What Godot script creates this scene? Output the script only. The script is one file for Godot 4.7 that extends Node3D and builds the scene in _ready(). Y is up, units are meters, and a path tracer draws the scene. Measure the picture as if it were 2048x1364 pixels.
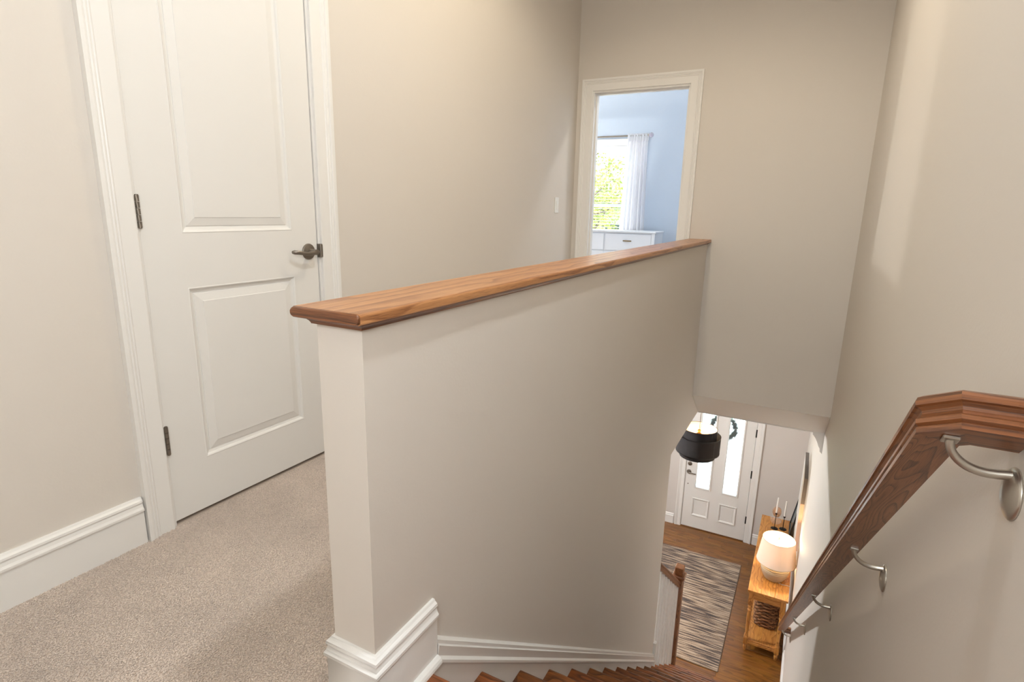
extends Node3D
# Upper landing, half wall, stairs and foyer. Measured frame: the camera's eye is (0, 0, 0); UP lifts it so that the foyer floor is y = 0.

const UP := Vector3(0, 4.7, 0)
const LEFT := -1.849      # hall wall with the panelled door
const FAR := -4.565       # wall with the bedroom doorway
const RIGHT := 0.264      # stair wall
const HALF := -0.726      # stair-side face of the half wall
const HALF_L := -0.842    # hall-side face of the half wall
const FRONT := -8.19      # front wall of foyer and bedroom
const CEIL := 1.95
const FLOOR2 := -1.1
const FCEIL := -1.70
const FLOOR1 := -4.7
const RUN := 0.26
const RISE := 0.2106
const NOSE_Z := -0.952
const NOSE_Y := -1.12

var M := {}
var taken := {}


# ---------------------------------------------------------------- mesh builder
class B:
	var v := PackedVector3Array()
	var s := PackedInt32Array()
	var T := Transform3D()
	var g := 0

	func tri(a: Vector3, b: Vector3, c: Vector3, k := -1) -> void:
		v.append(T * a); v.append(T * b); v.append(T * c)
		s.append(k)

	func quad(a: Vector3, b: Vector3, c: Vector3, d: Vector3, k := -1) -> void:
		tri(a, b, c, k); tri(a, c, d, k)

	func flip(i: int) -> void:
		var t := v[i + 1]; v[i + 1] = v[i + 2]; v[i + 2] = t

	func orient(from: int) -> void:
		var c := Vector3()
		for i in range(from, v.size()): c += v[i]
		c /= max(1, v.size() - from)
		var vol := 0.0
		for i in range(from, v.size(), 3):
			vol += (v[i] - c).dot((v[i + 1] - c).cross(v[i + 2] - c))
		if vol > 0.0:
			for i in range(from, v.size(), 3): flip(i)

	func box(lo: Vector3, hi: Vector3) -> void:
		cbox(lo, hi, 0.0)

	func cbox(lo: Vector3, hi: Vector3, r: float) -> void:
		var at := v.size()
		var c := (lo + hi) / 2.0
		var h := (hi - lo).abs() / 2.0
		r = min(r, min(h.x, min(h.y, h.z)) * 0.9)
		for ax in 3:
			var u := (ax + 1) % 3
			var w := (ax + 2) % 3
			for sg in [-1.0, 1.0]:
				var q := []
				for e in [[-1, -1], [1, -1], [1, 1], [-1, 1]]:
					var p := Vector3()
					p[ax] = sg * h[ax]; p[u] = e[0] * (h[u] - r); p[w] = e[1] * (h[w] - r)
					q.append(c + p)
				cquad(q[0], q[1], q[2], q[3], c)
		if r > 0.0:
			for ax in 3:
				var u := (ax + 1) % 3
				var w := (ax + 2) % 3
				for su in [-1.0, 1.0]:
					for sw in [-1.0, 1.0]:
						var q := []
						for e in [[-1, 0], [1, 0], [1, 1], [-1, 1]]:
							var p := Vector3()
							p[ax] = e[0] * (h[ax] - r)
							p[u] = su * (h[u] - (r if e[1] else 0.0)); p[w] = sw * (h[w] - (0.0 if e[1] else r))
							q.append(c + p)
						cquad(q[0], q[1], q[2], q[3], c)
			for sx in [-1.0, 1.0]:
				for sy in [-1.0, 1.0]:
					for sz in [-1.0, 1.0]:
						var d := Vector3(sx, sy, sz)
						var a := c + d * Vector3(h.x, h.y - r, h.z - r)
						var b := c + d * Vector3(h.x - r, h.y, h.z - r)
						var e := c + d * Vector3(h.x - r, h.y - r, h.z)
						if (a - c).dot((b - a).cross(e - a)) > 0.0: tri(a, e, b)
						else: tri(a, b, e)
		if T.basis.determinant() < 0.0: orient(at)

	func cquad(a: Vector3, b: Vector3, c: Vector3, d: Vector3, o: Vector3) -> void:
		if (a - o).dot((b - a).cross(c - a)) > 0.0: quad(a, d, c, b)
		else: quad(a, b, c, d)

	# profile of (radius, height) turned about y
	func lathe(p: Array, seg := 24, soft := false, mid := Vector3(), close := false, sx := 1.0, sz := 1.0) -> void:
		var at := v.size()
		var n := p.size()
		g += 1
		for j in (n if close else n - 1):
			var a: Vector2 = p[j]
			var b: Vector2 = p[(j + 1) % n]
			if not soft: g += 1
			for i in seg:
				var t0 := TAU * i / seg
				var t1 := TAU * ((i + 1) % seg) / seg
				var d0 := Vector3(cos(t0) * sx, 0, sin(t0) * sz)
				var d1 := Vector3(cos(t1) * sx, 0, sin(t1) * sz)
				var q0 := mid + d0 * a.x + Vector3(0, a.y, 0)
				var q1 := mid + d1 * a.x + Vector3(0, a.y, 0)
				var q2 := mid + d1 * b.x + Vector3(0, b.y, 0)
				var q3 := mid + d0 * b.x + Vector3(0, b.y, 0)
				if a.x > 1e-6: tri(q0, q1, q2, g)
				if b.x > 1e-6: tri(q0, q2, q3, g)
		orient(at)

	# closed outline (x, y of each frame) carried through frames
	func sweep(p: Array, frames: Array, caps := true, soft := false) -> void:
		var at := v.size()
		var n := p.size()
		g += 1
		for j in n:
			var a: Vector2 = p[j]
			var b: Vector2 = p[(j + 1) % n]
			if not soft: g += 1
			for i in frames.size() - 1:
				var f: Transform3D = frames[i]
				var h: Transform3D = frames[i + 1]
				quad(f * Vector3(a.x, a.y, 0), f * Vector3(b.x, b.y, 0), h * Vector3(b.x, b.y, 0), h * Vector3(a.x, a.y, 0), g)
		if caps:
			var pv := PackedVector2Array(p)
			var t := Geometry2D.triangulate_polygon(pv)
			for e in [0, frames.size() - 1]:
				var f: Transform3D = frames[e]
				for i in range(0, t.size(), 3):
					var q := [t[i], t[i + 1], t[i + 2]]
					var cw := (pv[q[1]] - pv[q[0]]).cross(pv[q[2]] - pv[q[0]]) > 0.0
					if cw != (Geometry2D.is_polygon_clockwise(pv)): q = [q[0], q[2], q[1]]
					if e == 0: q = [q[0], q[2], q[1]]
					# side quads run a-b-h(b): match the sense of the sides
					tri(f * v3(pv[q[0]]), f * v3(pv[q[2]]), f * v3(pv[q[1]]))
		orient(at)

	func v3(p: Vector2) -> Vector3:
		return Vector3(p.x, p.y, 0)

	func prism(p: Array, f: Transform3D, depth: float) -> void:
		var h := f
		h.origin = f.origin + f.basis.z.normalized() * depth
		sweep(p, [f, h])

	func tube(path: Array, r, seg := 8, caps := true) -> void:
		var at := v.size()
		g += 1
		var n := path.size()
		var side := Vector3()
		var rings := []
		for i in n:
			var d: Vector3 = (path[min(i + 1, n - 1)] - path[max(i - 1, 0)]).normalized()
			if i == 0:
				side = d.cross(Vector3.UP if abs(d.y) < 0.9 else Vector3.RIGHT).normalized()
			side = (side - d * side.dot(d)).normalized()
			var w := d.cross(side)
			var rr: float = r[i] if r is Array else r
			var ring := []
			for k in seg:
				var t := TAU * k / seg
				ring.append(path[i] + (side * cos(t) + w * sin(t)) * rr)
			rings.append(ring)
		for i in n - 1:
			for k in seg:
				var l := (k + 1) % seg
				quad(rings[i][k], rings[i][l], rings[i + 1][l], rings[i + 1][k], g)
		if caps:
			for k in seg:
				var l := (k + 1) % seg
				tri(path[0], rings[0][l], rings[0][k])
				tri(path[n - 1], rings[n - 1][k], rings[n - 1][l])
		orient(at)

	func ball(c: Vector3, r: Vector3, seg := 12, rows := 8) -> void:
		var p := []
		for i in rows + 1:
			var t := PI * i / rows
			p.append(Vector2(sin(t), -cos(t) * r.y))
		lathe(p, seg, true, c, false, r.x, r.z)

	func mesh() -> ArrayMesh:
		var st := SurfaceTool.new()
		st.begin(Mesh.PRIMITIVE_TRIANGLES)
		for i in v.size():
			st.set_smooth_group(s[i / 3])
			st.add_vertex(v[i])
		st.generate_normals()
		st.index()
		return st.commit()


# ---------------------------------------------------------------- naming
func numbered(n: String) -> String:
	var k: int = taken.get(n, 0)
	taken[n] = k + 1
	return n if k == 0 else "%s_%03d" % [n, k]


func tag(o: Node3D, label: String, category: String, group := "", kind := "") -> Node3D:
	o.set_meta("label", label)
	if category: o.set_meta("category", category)
	if group: o.set_meta("group", group)
	if kind: o.set_meta("kind", kind)
	return o


func thing(called: String, label: String, category: String, at: Vector3, group := "", turn := 0.0) -> Node3D:
	var o := Node3D.new()
	o.name = numbered(called)
	add_child(o)
	o.position = at + UP
	o.rotation.y = turn
	tag(o, label, category, group)
	return o


# a mesh as a part of parent; at top level it stands in the measured frame
func part(called: String, b, m: Material, parent: Node3D = null, x := Transform3D()) -> MeshInstance3D:
	var o := MeshInstance3D.new()
	o.mesh = b.mesh() if b is B else b
	o.material_override = m
	o.cast_shadow = GeometryInstance3D.SHADOW_CASTING_SETTING_ON
	if parent == null:
		o.name = numbered(called)
		add_child(o)
		o.transform = Transform3D(Basis(), UP) * x
	else:
		o.name = called
		parent.add_child(o, true)
		o.transform = x
	return o


func struct(called: String, b, m: Material, label: String, category: String) -> MeshInstance3D:
	var o := part(called, b, m)
	tag(o, label, category, "", "structure")
	return o


func structs(called: String, label: String, category: String, at: Vector3) -> Node3D:
	var o := thing(called, label, category, at)
	o.set_meta("kind", "structure")
	return o


# a board whose grain runs along one axis ("x", "y", "z"); its own X is the grain
func axis_basis(ax: String) -> Basis:
	if ax == "z": return Basis(Vector3(0, 0, 1), Vector3(0, 1, 0), Vector3(-1, 0, 0))
	if ax == "y": return Basis(Vector3(0, 1, 0), Vector3(-1, 0, 0), Vector3(0, 0, 1))
	return Basis()


func board(called: String, lo: Vector3, hi: Vector3, ax: String, m: Material, parent: Node3D, r := 0.002) -> MeshInstance3D:
	var bs := axis_basis(ax)
	var h := (bs.inverse() * (hi - lo)).abs() / 2.0
	var b := B.new()
	b.cbox(-h, h, r)
	return part(called, b, m, parent, Transform3D(bs, (lo + hi) / 2.0))


func arc(c: Vector2, r: Vector2, a0: float, a1: float, n: int) -> Array:
	var o := []
	for i in n + 1:
		var t := deg_to_rad(lerpf(a0, a1, float(i) / n))
		o.append(c + Vector2(cos(t) * r.x, sin(t) * r.y))
	return o


# moulding along a plan path (points x, z) at height y, on the left of the direction of travel; profile = (out, up)
func run_moulding(b: B, profile: Array, pts: Array, y: float, side := 1.0) -> void:
	var frames := []
	var n := pts.size()
	for i in n:
		var d0: Vector2 = (pts[i] - pts[max(i - 1, 0)]).normalized() if i > 0 else (pts[1] - pts[0]).normalized()
		var d1: Vector2 = (pts[min(i + 1, n - 1)] - pts[i]).normalized() if i < n - 1 else d0
		var n0 := Vector2(d0.y, -d0.x) * side
		var n1 := Vector2(d1.y, -d1.x) * side
		var m := (n0 + n1).normalized()
		m /= m.dot(n0)
		frames.append(Transform3D(Basis(Vector3(m.x, 0, m.y), Vector3.UP, Vector3(d0.x, 0, d0.y)), Vector3(pts[i].x, y, pts[i].y)))
	b.sweep(profile, frames)


# ---------------------------------------------------------------- materials
func mat(called: String, c: Color, rough := 0.5, metal := 0.0) -> StandardMaterial3D:
	var m := StandardMaterial3D.new()
	m.resource_name = called
	m.albedo_color = c
	m.roughness = rough
	m.metallic = metal
	M[called] = m
	return m


func noise_bytes(seed_: int, w: int, h: int, freq: float, W: int, H: int, oct := 3) -> PackedByteArray:
	var n := FastNoiseLite.new()
	n.seed = seed_
	n.frequency = freq
	n.noise_type = FastNoiseLite.TYPE_SIMPLEX_SMOOTH
	n.fractal_octaves = oct
	var im := n.get_seamless_image(w, h)
	im.convert(Image.FORMAT_L8)
	im.resize(W, H, Image.INTERPOLATE_CUBIC)
	return im.get_data()


func oak_texture(seed_: int, light: Color, mid: Color, dark: Color, rings: int, warp: float, pores: float) -> ImageTexture:
	var W := 1024
	var H := 512
	var a := noise_bytes(seed_, 128, 128, 0.022, W, H, 2)
	var p := noise_bytes(seed_ + 1, 96, 512, 0.21, W, H, 2)
	var q := noise_bytes(seed_ + 2, 48, 256, 0.05, W, H, 3)
	var d := PackedByteArray()
	d.resize(W * H * 3)
	for y in H:
		var vv := float(y) / H * rings
		for x in W:
			var i := y * W + x
			var r := fposmod(vv + (a[i] / 255.0 - 0.5) * warp, 1.0)
			var ring := pow(r, 4.0) * (1.0 if r < 0.94 else (1.0 - r) / 0.06)
			var pore: float = clampf((p[i] / 255.0 - 0.56) * 5.0, 0.0, 1.0) * (0.35 + 0.65 * r)
			var tone: float = q[i] / 255.0
			var c := light.lerp(mid, clampf(tone * 1.3 - 0.15 + r * 0.25, 0.0, 1.0)).lerp(dark, clampf(ring * 0.75 + pore * pores, 0.0, 1.0))
			d[i * 3] = int(c.r * 255); d[i * 3 + 1] = int(c.g * 255); d[i * 3 + 2] = int(c.b * 255)
	return ImageTexture.create_from_image(Image.create_from_data(W, H, false, Image.FORMAT_RGB8, d))


# several stretches of the same timber, so that no two boards match
func woods(called: String, tex: Texture2D, n: int, rough: float, along: float, across: float, spread := 0.06, coat := 0.0) -> Array:
	var out := []
	var r := RandomNumberGenerator.new()
	r.seed = hash(called)
	for i in n:
		var k := 1.0 - r.randf() * spread
		var m := mat("%s_%d" % [called, i], Color(k, k * (1.0 - r.randf() * spread * 0.4), k * (1.0 - r.randf() * spread * 0.5)), rough)
		m.albedo_texture = tex
		m.uv1_triplanar = true
		m.uv1_triplanar_sharpness = 8.0
		m.uv1_scale = Vector3(1.0 / along, 1.0 / across, 1.0 / across)
		m.uv1_offset = Vector3(r.randf(), r.randf(), r.randf())
		if coat > 0.0:
			m.clearcoat_enabled = true
			m.clearcoat = coat
			m.clearcoat_roughness = 0.25
		out.append(m)
	return out


func noise_texture(seed_: int, size: int, freq: float, oct := 3) -> ImageTexture:
	var n := FastNoiseLite.new()
	n.seed = seed_
	n.frequency = freq
	n.fractal_octaves = oct
	return ImageTexture.create_from_image(n.get_seamless_image(size, size))


func bump(m: StandardMaterial3D, tex: Texture2D, per_metre: float, cm: float, world := true) -> void:
	m.heightmap_enabled = true
	m.heightmap_texture = tex
	m.heightmap_scale = cm
	m.uv1_triplanar = true
	m.uv1_world_triplanar = world
	m.uv1_scale = Vector3.ONE * per_metre


func rug_texture() -> ImageTexture:
	var W := 384
	var H := 1024
	var a := noise_bytes(81, 48, 256, 0.05, W, H, 3)
	var p := noise_bytes(82, 384, 512, 0.3, W, H, 2)
	var q := noise_bytes(83, 24, 512, 0.16, W, H, 2)
	var big := noise_bytes(84, 64, 64, 0.04, W, H, 2)
	var cream := Color8(176, 157, 137)
	var tan_ := Color8(130, 110, 93)
	var slate := Color8(72, 64, 62)
	var d := PackedByteArray()
	d.resize(W * H * 3)
	for y in H:
		for x in W:
			var i := y * W + x
			var t: float = (q[i] / 255.0 - 0.5) * 2.6 + 0.5 + (big[i] / 255.0 - 0.5) * 0.7 + (p[i] / 255.0 - 0.5) * 0.55 + (a[i] / 255.0 - 0.5) * 0.5
			t = clampf(t, 0.0, 1.0)
			var c := cream.lerp(tan_, t * 2.0) if t < 0.5 else tan_.lerp(slate, t * 2.0 - 1.0)
			if x < 2 or x > W - 3 or y < 4 or y > H - 5: c = Color8(112, 92, 76)
			d[i * 3] = int(c.r * 255); d[i * 3 + 1] = int(c.g * 255); d[i * 3 + 2] = int(c.b * 255)
	return ImageTexture.create_from_image(Image.create_from_data(W, H, false, Image.FORMAT_RGB8, d))


func make_materials() -> void:
	var peel := noise_texture(5, 512, 0.06, 3)
	for e in [["beige_paint", Color8(221, 214, 205), 0.62], ["foyer_paint", Color8(214, 208, 202), 0.62], ["blue_paint", Color8(190, 203, 219), 0.62], ["ceiling_paint", Color8(236, 234, 230), 0.75]]:
		bump(mat(e[0], e[1], e[2]), peel, 3.0, 0.012)
	mat("trim_paint", Color8(238, 236, 232), 0.34)
	mat("door_paint", Color8(234, 232, 228), 0.42)
	mat("white_wood", Color8(226, 230, 236), 0.4)
	mat("nickel", Color8(190, 184, 174), 0.3, 0.9)
	mat("dark_nickel", Color8(136, 128, 119), 0.36, 0.85)
	mat("black_metal", Color8(38, 33, 30), 0.45, 0.6)
	mat("brass", Color8(190, 150, 88), 0.3, 1.0)
	mat("bronze", Color8(120, 98, 62), 0.35, 1.0)
	mat("dark_gap", Color8(26, 24, 22), 0.9)
	mat("sill_brown", Color8(120, 78, 46), 0.5)
	mat("plastic_white", Color8(240, 240, 236), 0.35)
	mat("carpet_base", Color8(196, 180, 166), 1.0)
	var tuft := mat("carpet_tuft", Color.WHITE, 1.0)
	tuft.vertex_color_use_as_albedo = true
	var rug := mat("rug_weave", Color.WHITE, 0.95)
	rug.albedo_texture = rug_texture()
	rug.uv1_triplanar = true
	rug.uv1_scale = Vector3(1.0 / 1.62, 1.0, 1.0 / 2.1)
	rug.uv1_offset = Vector3(0.5, 0, 0.5)
	var oak := oak_texture(11, Color8(164, 114, 74), Color8(142, 94, 58), Color8(66, 38, 22), 9, 5.0, 0.5)
	M.rail = woods("rail_oak", oak, 8, 0.36, 1.3, 0.16, 0.1, 0.2)
	M.straight = woods("straight_oak", oak_texture(61, Color8(148, 94, 55), Color8(124, 74, 41), Color8(62, 33, 18), 6, 0.7, 0.75), 4, 0.34, 1.6, 0.14, 0.08, 0.25)
	M.cap = woods("cap_oak", oak_texture(21, Color8(200, 146, 98), Color8(180, 124, 76), Color8(126, 76, 42), 5, 0.9, 0.65), 2, 0.36, 1.3, 0.24, 0.03, 0.15)
	M.tread = woods("tread_oak", oak_texture(31, Color8(160, 98, 48), Color8(128, 74, 34), Color8(66, 34, 14), 5, 3.0, 0.5), 8, 0.3, 1.1, 0.3, 0.16, 0.3)
	M.plank = woods("plank_oak", oak_texture(41, Color8(152, 103, 40), Color8(130, 84, 28), Color8(90, 54, 16), 3, 1.6, 0.3), 10, 0.36, 1.4, 0.3, 0.14, 0.2)
	M.pine = woods("pine", oak_texture(51, Color8(222, 166, 88), Color8(196, 134, 62), Color8(140, 86, 36), 3, 2.2, 0.35), 8, 0.42, 1.0, 0.3, 0.1, 0.1)


# ---------------------------------------------------------------- main
func _ready() -> void:
	camera_and_sky()
	make_materials()
	extra_materials()
	shell()
	bedroom_shell()
	stairs()
	unseen_lights()
	half_wall_cap()
	hall_door()
	far_doorway()
	baseboards()
	front_door()
	wall_rail()
	balustrade()
	hall_small()
	carpet()
	foyer_things()
	bedroom_things()
	outside()


func camera_and_sky() -> void:
	var c := Camera3D.new()
	c.name = "camera"
	c.fov = rad_to_deg(2.0 * atan(682.0 / 1123.12))
	c.near = 0.02
	c.far = 200.0
	add_child(c)
	c.position = UP
	c.rotation = Vector3(-0.22909, 0.48468, 0.02167)
	c.current = true
	var sky := ProceduralSkyMaterial.new()
	sky.sky_top_color = Color(0.9, 0.93, 0.98)
	sky.sky_horizon_color = Color(0.99, 0.995, 1.0)
	sky.ground_bottom_color = Color(0.3, 0.3, 0.28)
	sky.ground_horizon_color = Color(0.7, 0.72, 0.72)
	var e := Environment.new()
	e.background_mode = Environment.BG_SKY
	e.sky = Sky.new()
	e.sky.sky_material = sky
	e.background_energy_multiplier = 5.0
	e.tonemap_mode = Environment.TONE_MAPPER_LINEAR
	e.tonemap_exposure = 1.0
	e.sdfgi_enabled = true
	e.ssao_enabled = true
	e.ssil_enabled = true
	var w := WorldEnvironment.new()
	w.name = "environment"
	w.environment = e
	add_child(w)
	var sun := DirectionalLight3D.new()
	sun.name = "sun"
	sun.light_color = Color(1.0, 0.95, 0.86)
	sun.light_energy = 5.0
	sun.shadow_enabled = true
	sun.light_angular_distance = 0.5
	add_child(sun)
	sun.rotation = Vector3(deg_to_rad(-50), deg_to_rad(88), 0)


func lamp(at: Vector3, energy: float, c: Color, size := 0.08, called := "lamp_light", parent: Node3D = null) -> OmniLight3D:
	var l := OmniLight3D.new()
	l.name = called
	l.light_energy = energy
	l.light_color = c
	l.light_size = size
	l.omni_range = 30.0
	l.omni_attenuation = 2.0
	l.shadow_enabled = true
	if parent:
		parent.add_child(l, true)
		l.position = at
	else:
		add_child(l, true)
		l.position = at + UP
	return l


# unseen ceiling light, out of view: white trim ring, glowing dome and a lamp just below it
func unseen_ceiling_light(at: Vector3, label: String, energy: float, c: Color, cone := 0.0, glow := 1.0, r := 0.16) -> void:
	var o := thing("unseen_ceiling_light", label, "ceiling light", at)
	var b := B.new()
	b.lathe([Vector2(0, -0.001), Vector2(r + 0.02, -0.001), Vector2(r + 0.02, -0.02), Vector2(r, -0.03), Vector2(0, -0.03)], 32)
	part("trim_ring", b, M.trim_paint, o)
	var m := mat("dome_glow_%d" % taken.unseen_ceiling_light, Color8(250, 246, 238), 0.5)
	m.emission_enabled = true
	m.emission = c
	m.emission_energy_multiplier = glow
	b = B.new()
	b.lathe([Vector2(0, -0.032), Vector2(r - 0.01, -0.032)] + arc(Vector2(0, -0.034), Vector2(r - 0.01, 0.05), 0, -90, 8), 32, true)
	part("glowing_dome", b, m, o)
	if cone == 0.0:
		lamp(Vector3(0, -0.11, 0), energy, c, r * 0.6, "lamp_light", o)
		return
	var l := SpotLight3D.new()
	l.name = "lamp_light"
	l.light_energy = energy
	l.light_color = c
	l.light_size = r * 0.5
	l.spot_angle = cone
	l.spot_angle_attenuation = 0.45
	l.spot_range = 30.0
	l.spot_attenuation = 2.0
	l.shadow_enabled = true
	o.add_child(l)
	l.position = Vector3(0, -0.11, 0)
	l.rotation.x = -PI / 2


func unseen_lights() -> void:
	unseen_ceiling_light(Vector3(-0.767, CEIL, -2.5), "unseen ceiling light above the half wall, placed to light the upper hall", 1.9, Color(1.0, 0.94, 0.83), 84.0)  # out of view, placed to light the hall and far wall
	unseen_ceiling_light(Vector3(-0.05, CEIL, -1.0), "unseen ceiling light over the stairs, placed to light the half wall and right wall", 2.1, Color(0.95, 0.98, 1.0), 84.0)  # out of view, placed to light the half wall face and right wall
	unseen_ceiling_light(Vector3(-2.6, FCEIL, -5.6), "unseen ceiling light over the foyer, placed to brighten it", 8.8, Color(0.98, 0.99, 1.0))  # out of view, placed to brighten the foyer
	unseen_ceiling_light(Vector3(-0.85, CEIL, -5.5), "unseen ceiling light in the blue bedroom, lighting the hall wall through its doorway", 1.7, Color(1.0, 0.99, 0.98))  # out of view, throws the wedge of light on the hall wall
	# unseen lamp behind the viewer, placed to light the half wall and its end
	var o := thing("unseen_floor_lamp", "unseen globe floor lamp behind the viewer, placed to light the half wall", "lamp", Vector3(0.03, NOSE_Y + 0.004, 0.42))
	var b := B.new()
	b.lathe([Vector2(0, 0), Vector2(0.14, 0), Vector2(0.14, 0.012), Vector2(0.02, 0.025), Vector2(0.011, 0.04), Vector2(0.011, 1.46), Vector2(0.04, 1.48), Vector2(0, 1.485)], 24)
	part("stand", b, M.nickel, o)
	b = B.new()
	b.ball(Vector3(0, 1.58, 0), Vector3(0.11, 0.11, 0.11), 24, 14)
	part("bulb_globe", b, M.bulb_glow_soft, o)
	lamp(Vector3(0, 1.58, 0), 1.2, Color(0.96, 0.985, 1.0), 0.11, "lamp_light", o)


# ---------------------------------------------------------------- setting
func slab(x0: float, x1: float, y0: float, y1: float, z0: float, z1: float, b: B) -> void:
	b.box(Vector3(min(x0, x1), min(y0, y1), min(z0, z1)), Vector3(max(x0, x1), max(y0, y1), max(z0, z1)))


const DZ0 := -1.003   # hall door opening, hinge side
const DZ1 := -1.755
const DTOP := 0.955
const OX0 := -1.722   # bedroom doorway
const OX1 := -0.945
const OTOP := 0.945


func shell() -> void:
	var b := B.new()
	slab(LEFT - 0.12, LEFT, FLOOR2, CEIL, 1.5, DZ0, b)
	slab(LEFT - 0.12, LEFT, DTOP, CEIL, DZ0, DZ1, b)
	slab(LEFT - 0.12, LEFT, FLOOR2, CEIL, DZ1, FAR - 0.115, b)
	struct("wall_left", b, M.beige_paint, "beige hall wall holding the white panelled door", "wall")
	b = B.new()
	slab(LEFT - 0.3, LEFT - 0.26, FLOOR2, DTOP + 0.1, DZ0 + 0.2, DZ1 - 0.2, b)
	slab(LEFT - 0.3, LEFT - 0.1201, FLOOR2, DTOP + 0.1, DZ0 + 0.2, DZ0 + 0.16, b)
	slab(LEFT - 0.3, LEFT - 0.1201, FLOOR2, DTOP + 0.1, DZ1 - 0.2, DZ1 - 0.16, b)
	slab(LEFT - 0.3, LEFT - 0.1201, DTOP + 0.06, DTOP + 0.1, DZ0 + 0.16, DZ1 - 0.16, b)
	struct("wall_light_block", b, M.beige_paint, "unseen beige box behind the panelled hall door, keeping stray light out", "wall")  # unseen box added behind the door to stop light leaks
	b = B.new()
	slab(LEFT, OX0, FLOOR2, CEIL, FAR - 0.115, FAR, b)
	slab(OX0, OX1, OTOP, CEIL, FAR - 0.115, FAR, b)
	slab(OX1, HALF, FLOOR2, CEIL, FAR - 0.115, FAR, b)
	slab(HALF, RIGHT, -1.44, CEIL, FAR - 0.115, FAR, b)
	struct("wall_far", b, M.beige_paint, "beige wall over the stairs with the bedroom doorway", "wall")
	b = B.new()
	slab(RIGHT, RIGHT + 0.14, FLOOR1, CEIL, 1.62, FRONT, b)
	struct("wall_right", b, M.beige_paint, "tall pale wall along the stairs carrying the handrail", "wall")
	b = B.new()
	slab(-5.3, RIGHT, FLOOR1, CEIL, 1.5, 1.62, b)
	struct("wall_near", b, M.beige_paint, "beige wall behind the viewer closing the upper hall", "wall")
	# half wall: one slab from the foyer floor to the cap
	b = B.new()
	var poly := [Vector2(0.776, FLOOR1), Vector2(0.776, -0.2245), Vector2(-FAR, -0.2245), Vector2(-FAR, -1.44), Vector2(4.915, -1.69), Vector2(4.915, FCEIL), Vector2(3.885, FCEIL), Vector2(3.885, FLOOR1)]
	b.prism(poly, Transform3D(Basis(Vector3(0, 0, -1), Vector3.UP, Vector3(1, 0, 0)), Vector3(HALF_L, 0, 0)), HALF - HALF_L)
	struct("wall_stair", b, M.beige_paint, "beige half wall between the carpeted hall and the stairs", "half wall")
	# upper floor over the foyer
	b = B.new()
	slab(-5.3, HALF_L, FCEIL, FLOOR2 - 0.02, 1.5, FRONT, b)
	slab(HALF_L, RIGHT, FCEIL, FLOOR2 - 0.02, 1.5, NOSE_Z + 0.05, b)
	slab(HALF_L, RIGHT, FCEIL, FLOOR2 - 0.02, -4.915, FRONT, b)
	struct("ceiling_foyer", b, M.ceiling_paint, "white foyer ceiling seen below the stairwell opening", "ceiling")
	b = B.new()
	b.prism([Vector2(-FAR, -1.4405), Vector2(4.915, -1.6905), Vector2(4.915, -1.12), Vector2(4.68, -1.12), Vector2(4.68, -1.4405)], Transform3D(Basis(Vector3(0, 0, -1), Vector3.UP, Vector3(1, 0, 0)), Vector3(HALF + 0.0005, 0, 0)), RIGHT - HALF - 0.001)
	struct("ceiling_soffit", b, M.ceiling_paint, "sloped white soffit under the far wall above the stairs", "ceiling")
	b = B.new()
	slab(-5.3, RIGHT + 0.14, CEIL, CEIL + 0.12, 1.62, FRONT - 0.15, b)
	struct("ceiling", b, M.ceiling_paint, "white ceiling over the upper hall and bedroom", "ceiling")
	b = B.new()
	slab(-5.3, HALF_L, FLOOR2 - 0.02, FLOOR2 - 0.004, 1.5, FAR + 0.05, b)
	slab(-5.3, HALF_L, FLOOR2 - 0.02, FLOOR2 - 0.004, FAR + 0.05, -4.6801, b)
	slab(-5.3, RIGHT, FLOOR2 - 0.02, FLOOR2 - 0.004, -4.6801, FRONT, b)
	slab(HALF_L, HALF_L + 0.1, FLOOR2 - 0.02, FLOOR2 - 0.004, 1.5, -0.776, b)
	struct("floor_upper", b, M.carpet_base, "carpeted floor of the upper hall and bedroom", "floor")
	b = B.new()
	slab(-5.3, RIGHT + 0.14, FLOOR1 - 0.2, FLOOR1 - 0.012, 1.62, FRONT - 0.15, b)
	var fl := structs("floor", "golden oak plank floor of the foyer", "floor", Vector3.ZERO)
	part("subfloor", b, M.sill_brown, fl)
	var r := RandomNumberGenerator.new()
	r.seed = 4
	var z := FRONT
	while z < -4.3:
		var x := RIGHT
		var step := r.randf_range(0.3, 1.2)
		while x > -2.2:
			var x0: float = max(x - step, -2.3)
			board("plank", Vector3(x0, FLOOR1 - 0.012, z), Vector3(x - 0.0008, FLOOR1, z + 0.0815), "x", M.plank[r.randi() % 10], fl, 0.0012)
			x = x0
			step = r.randf_range(0.7, 1.6)
		z += 0.0825
	b = B.new()
	slab(-5.3, -2.301, FLOOR1 - 0.012, FLOOR1, 1.5, FRONT, b)
	slab(-2.3, HALF_L, FLOOR1 - 0.012, FLOOR1, 1.5, -4.2, b)
	slab(HALF, RIGHT, FLOOR1 - 0.012, FLOOR1, 1.5, -4.2, b)
	part("plank_field", b, M.plank[0], fl).set_meta("kind", "stuff")
	# front wall with openings for the front door, an unseen foyer window and two bedroom windows, one unseen
	b = B.new()
	var f0 := FRONT - 0.15
	wall_with_holes(b, -5.3, RIGHT, FLOOR1, FCEIL, f0, FRONT, [[-1.305, -0.37, FLOOR1, -2.25], [-3.9, -2.5, -3.8, -2.1]])
	struct("wall_front", b, M.foyer_paint, "pale grey foyer wall around the white front door", "wall")
	b = B.new()
	slab(-5.3, -5.15, FLOOR1, CEIL, 1.5, FRONT, b)
	struct("wall_foyer_left", b, M.foyer_paint, "pale outer wall at the far left of the foyer", "wall")
	# crown moulding of the foyer
	b = B.new()
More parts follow.
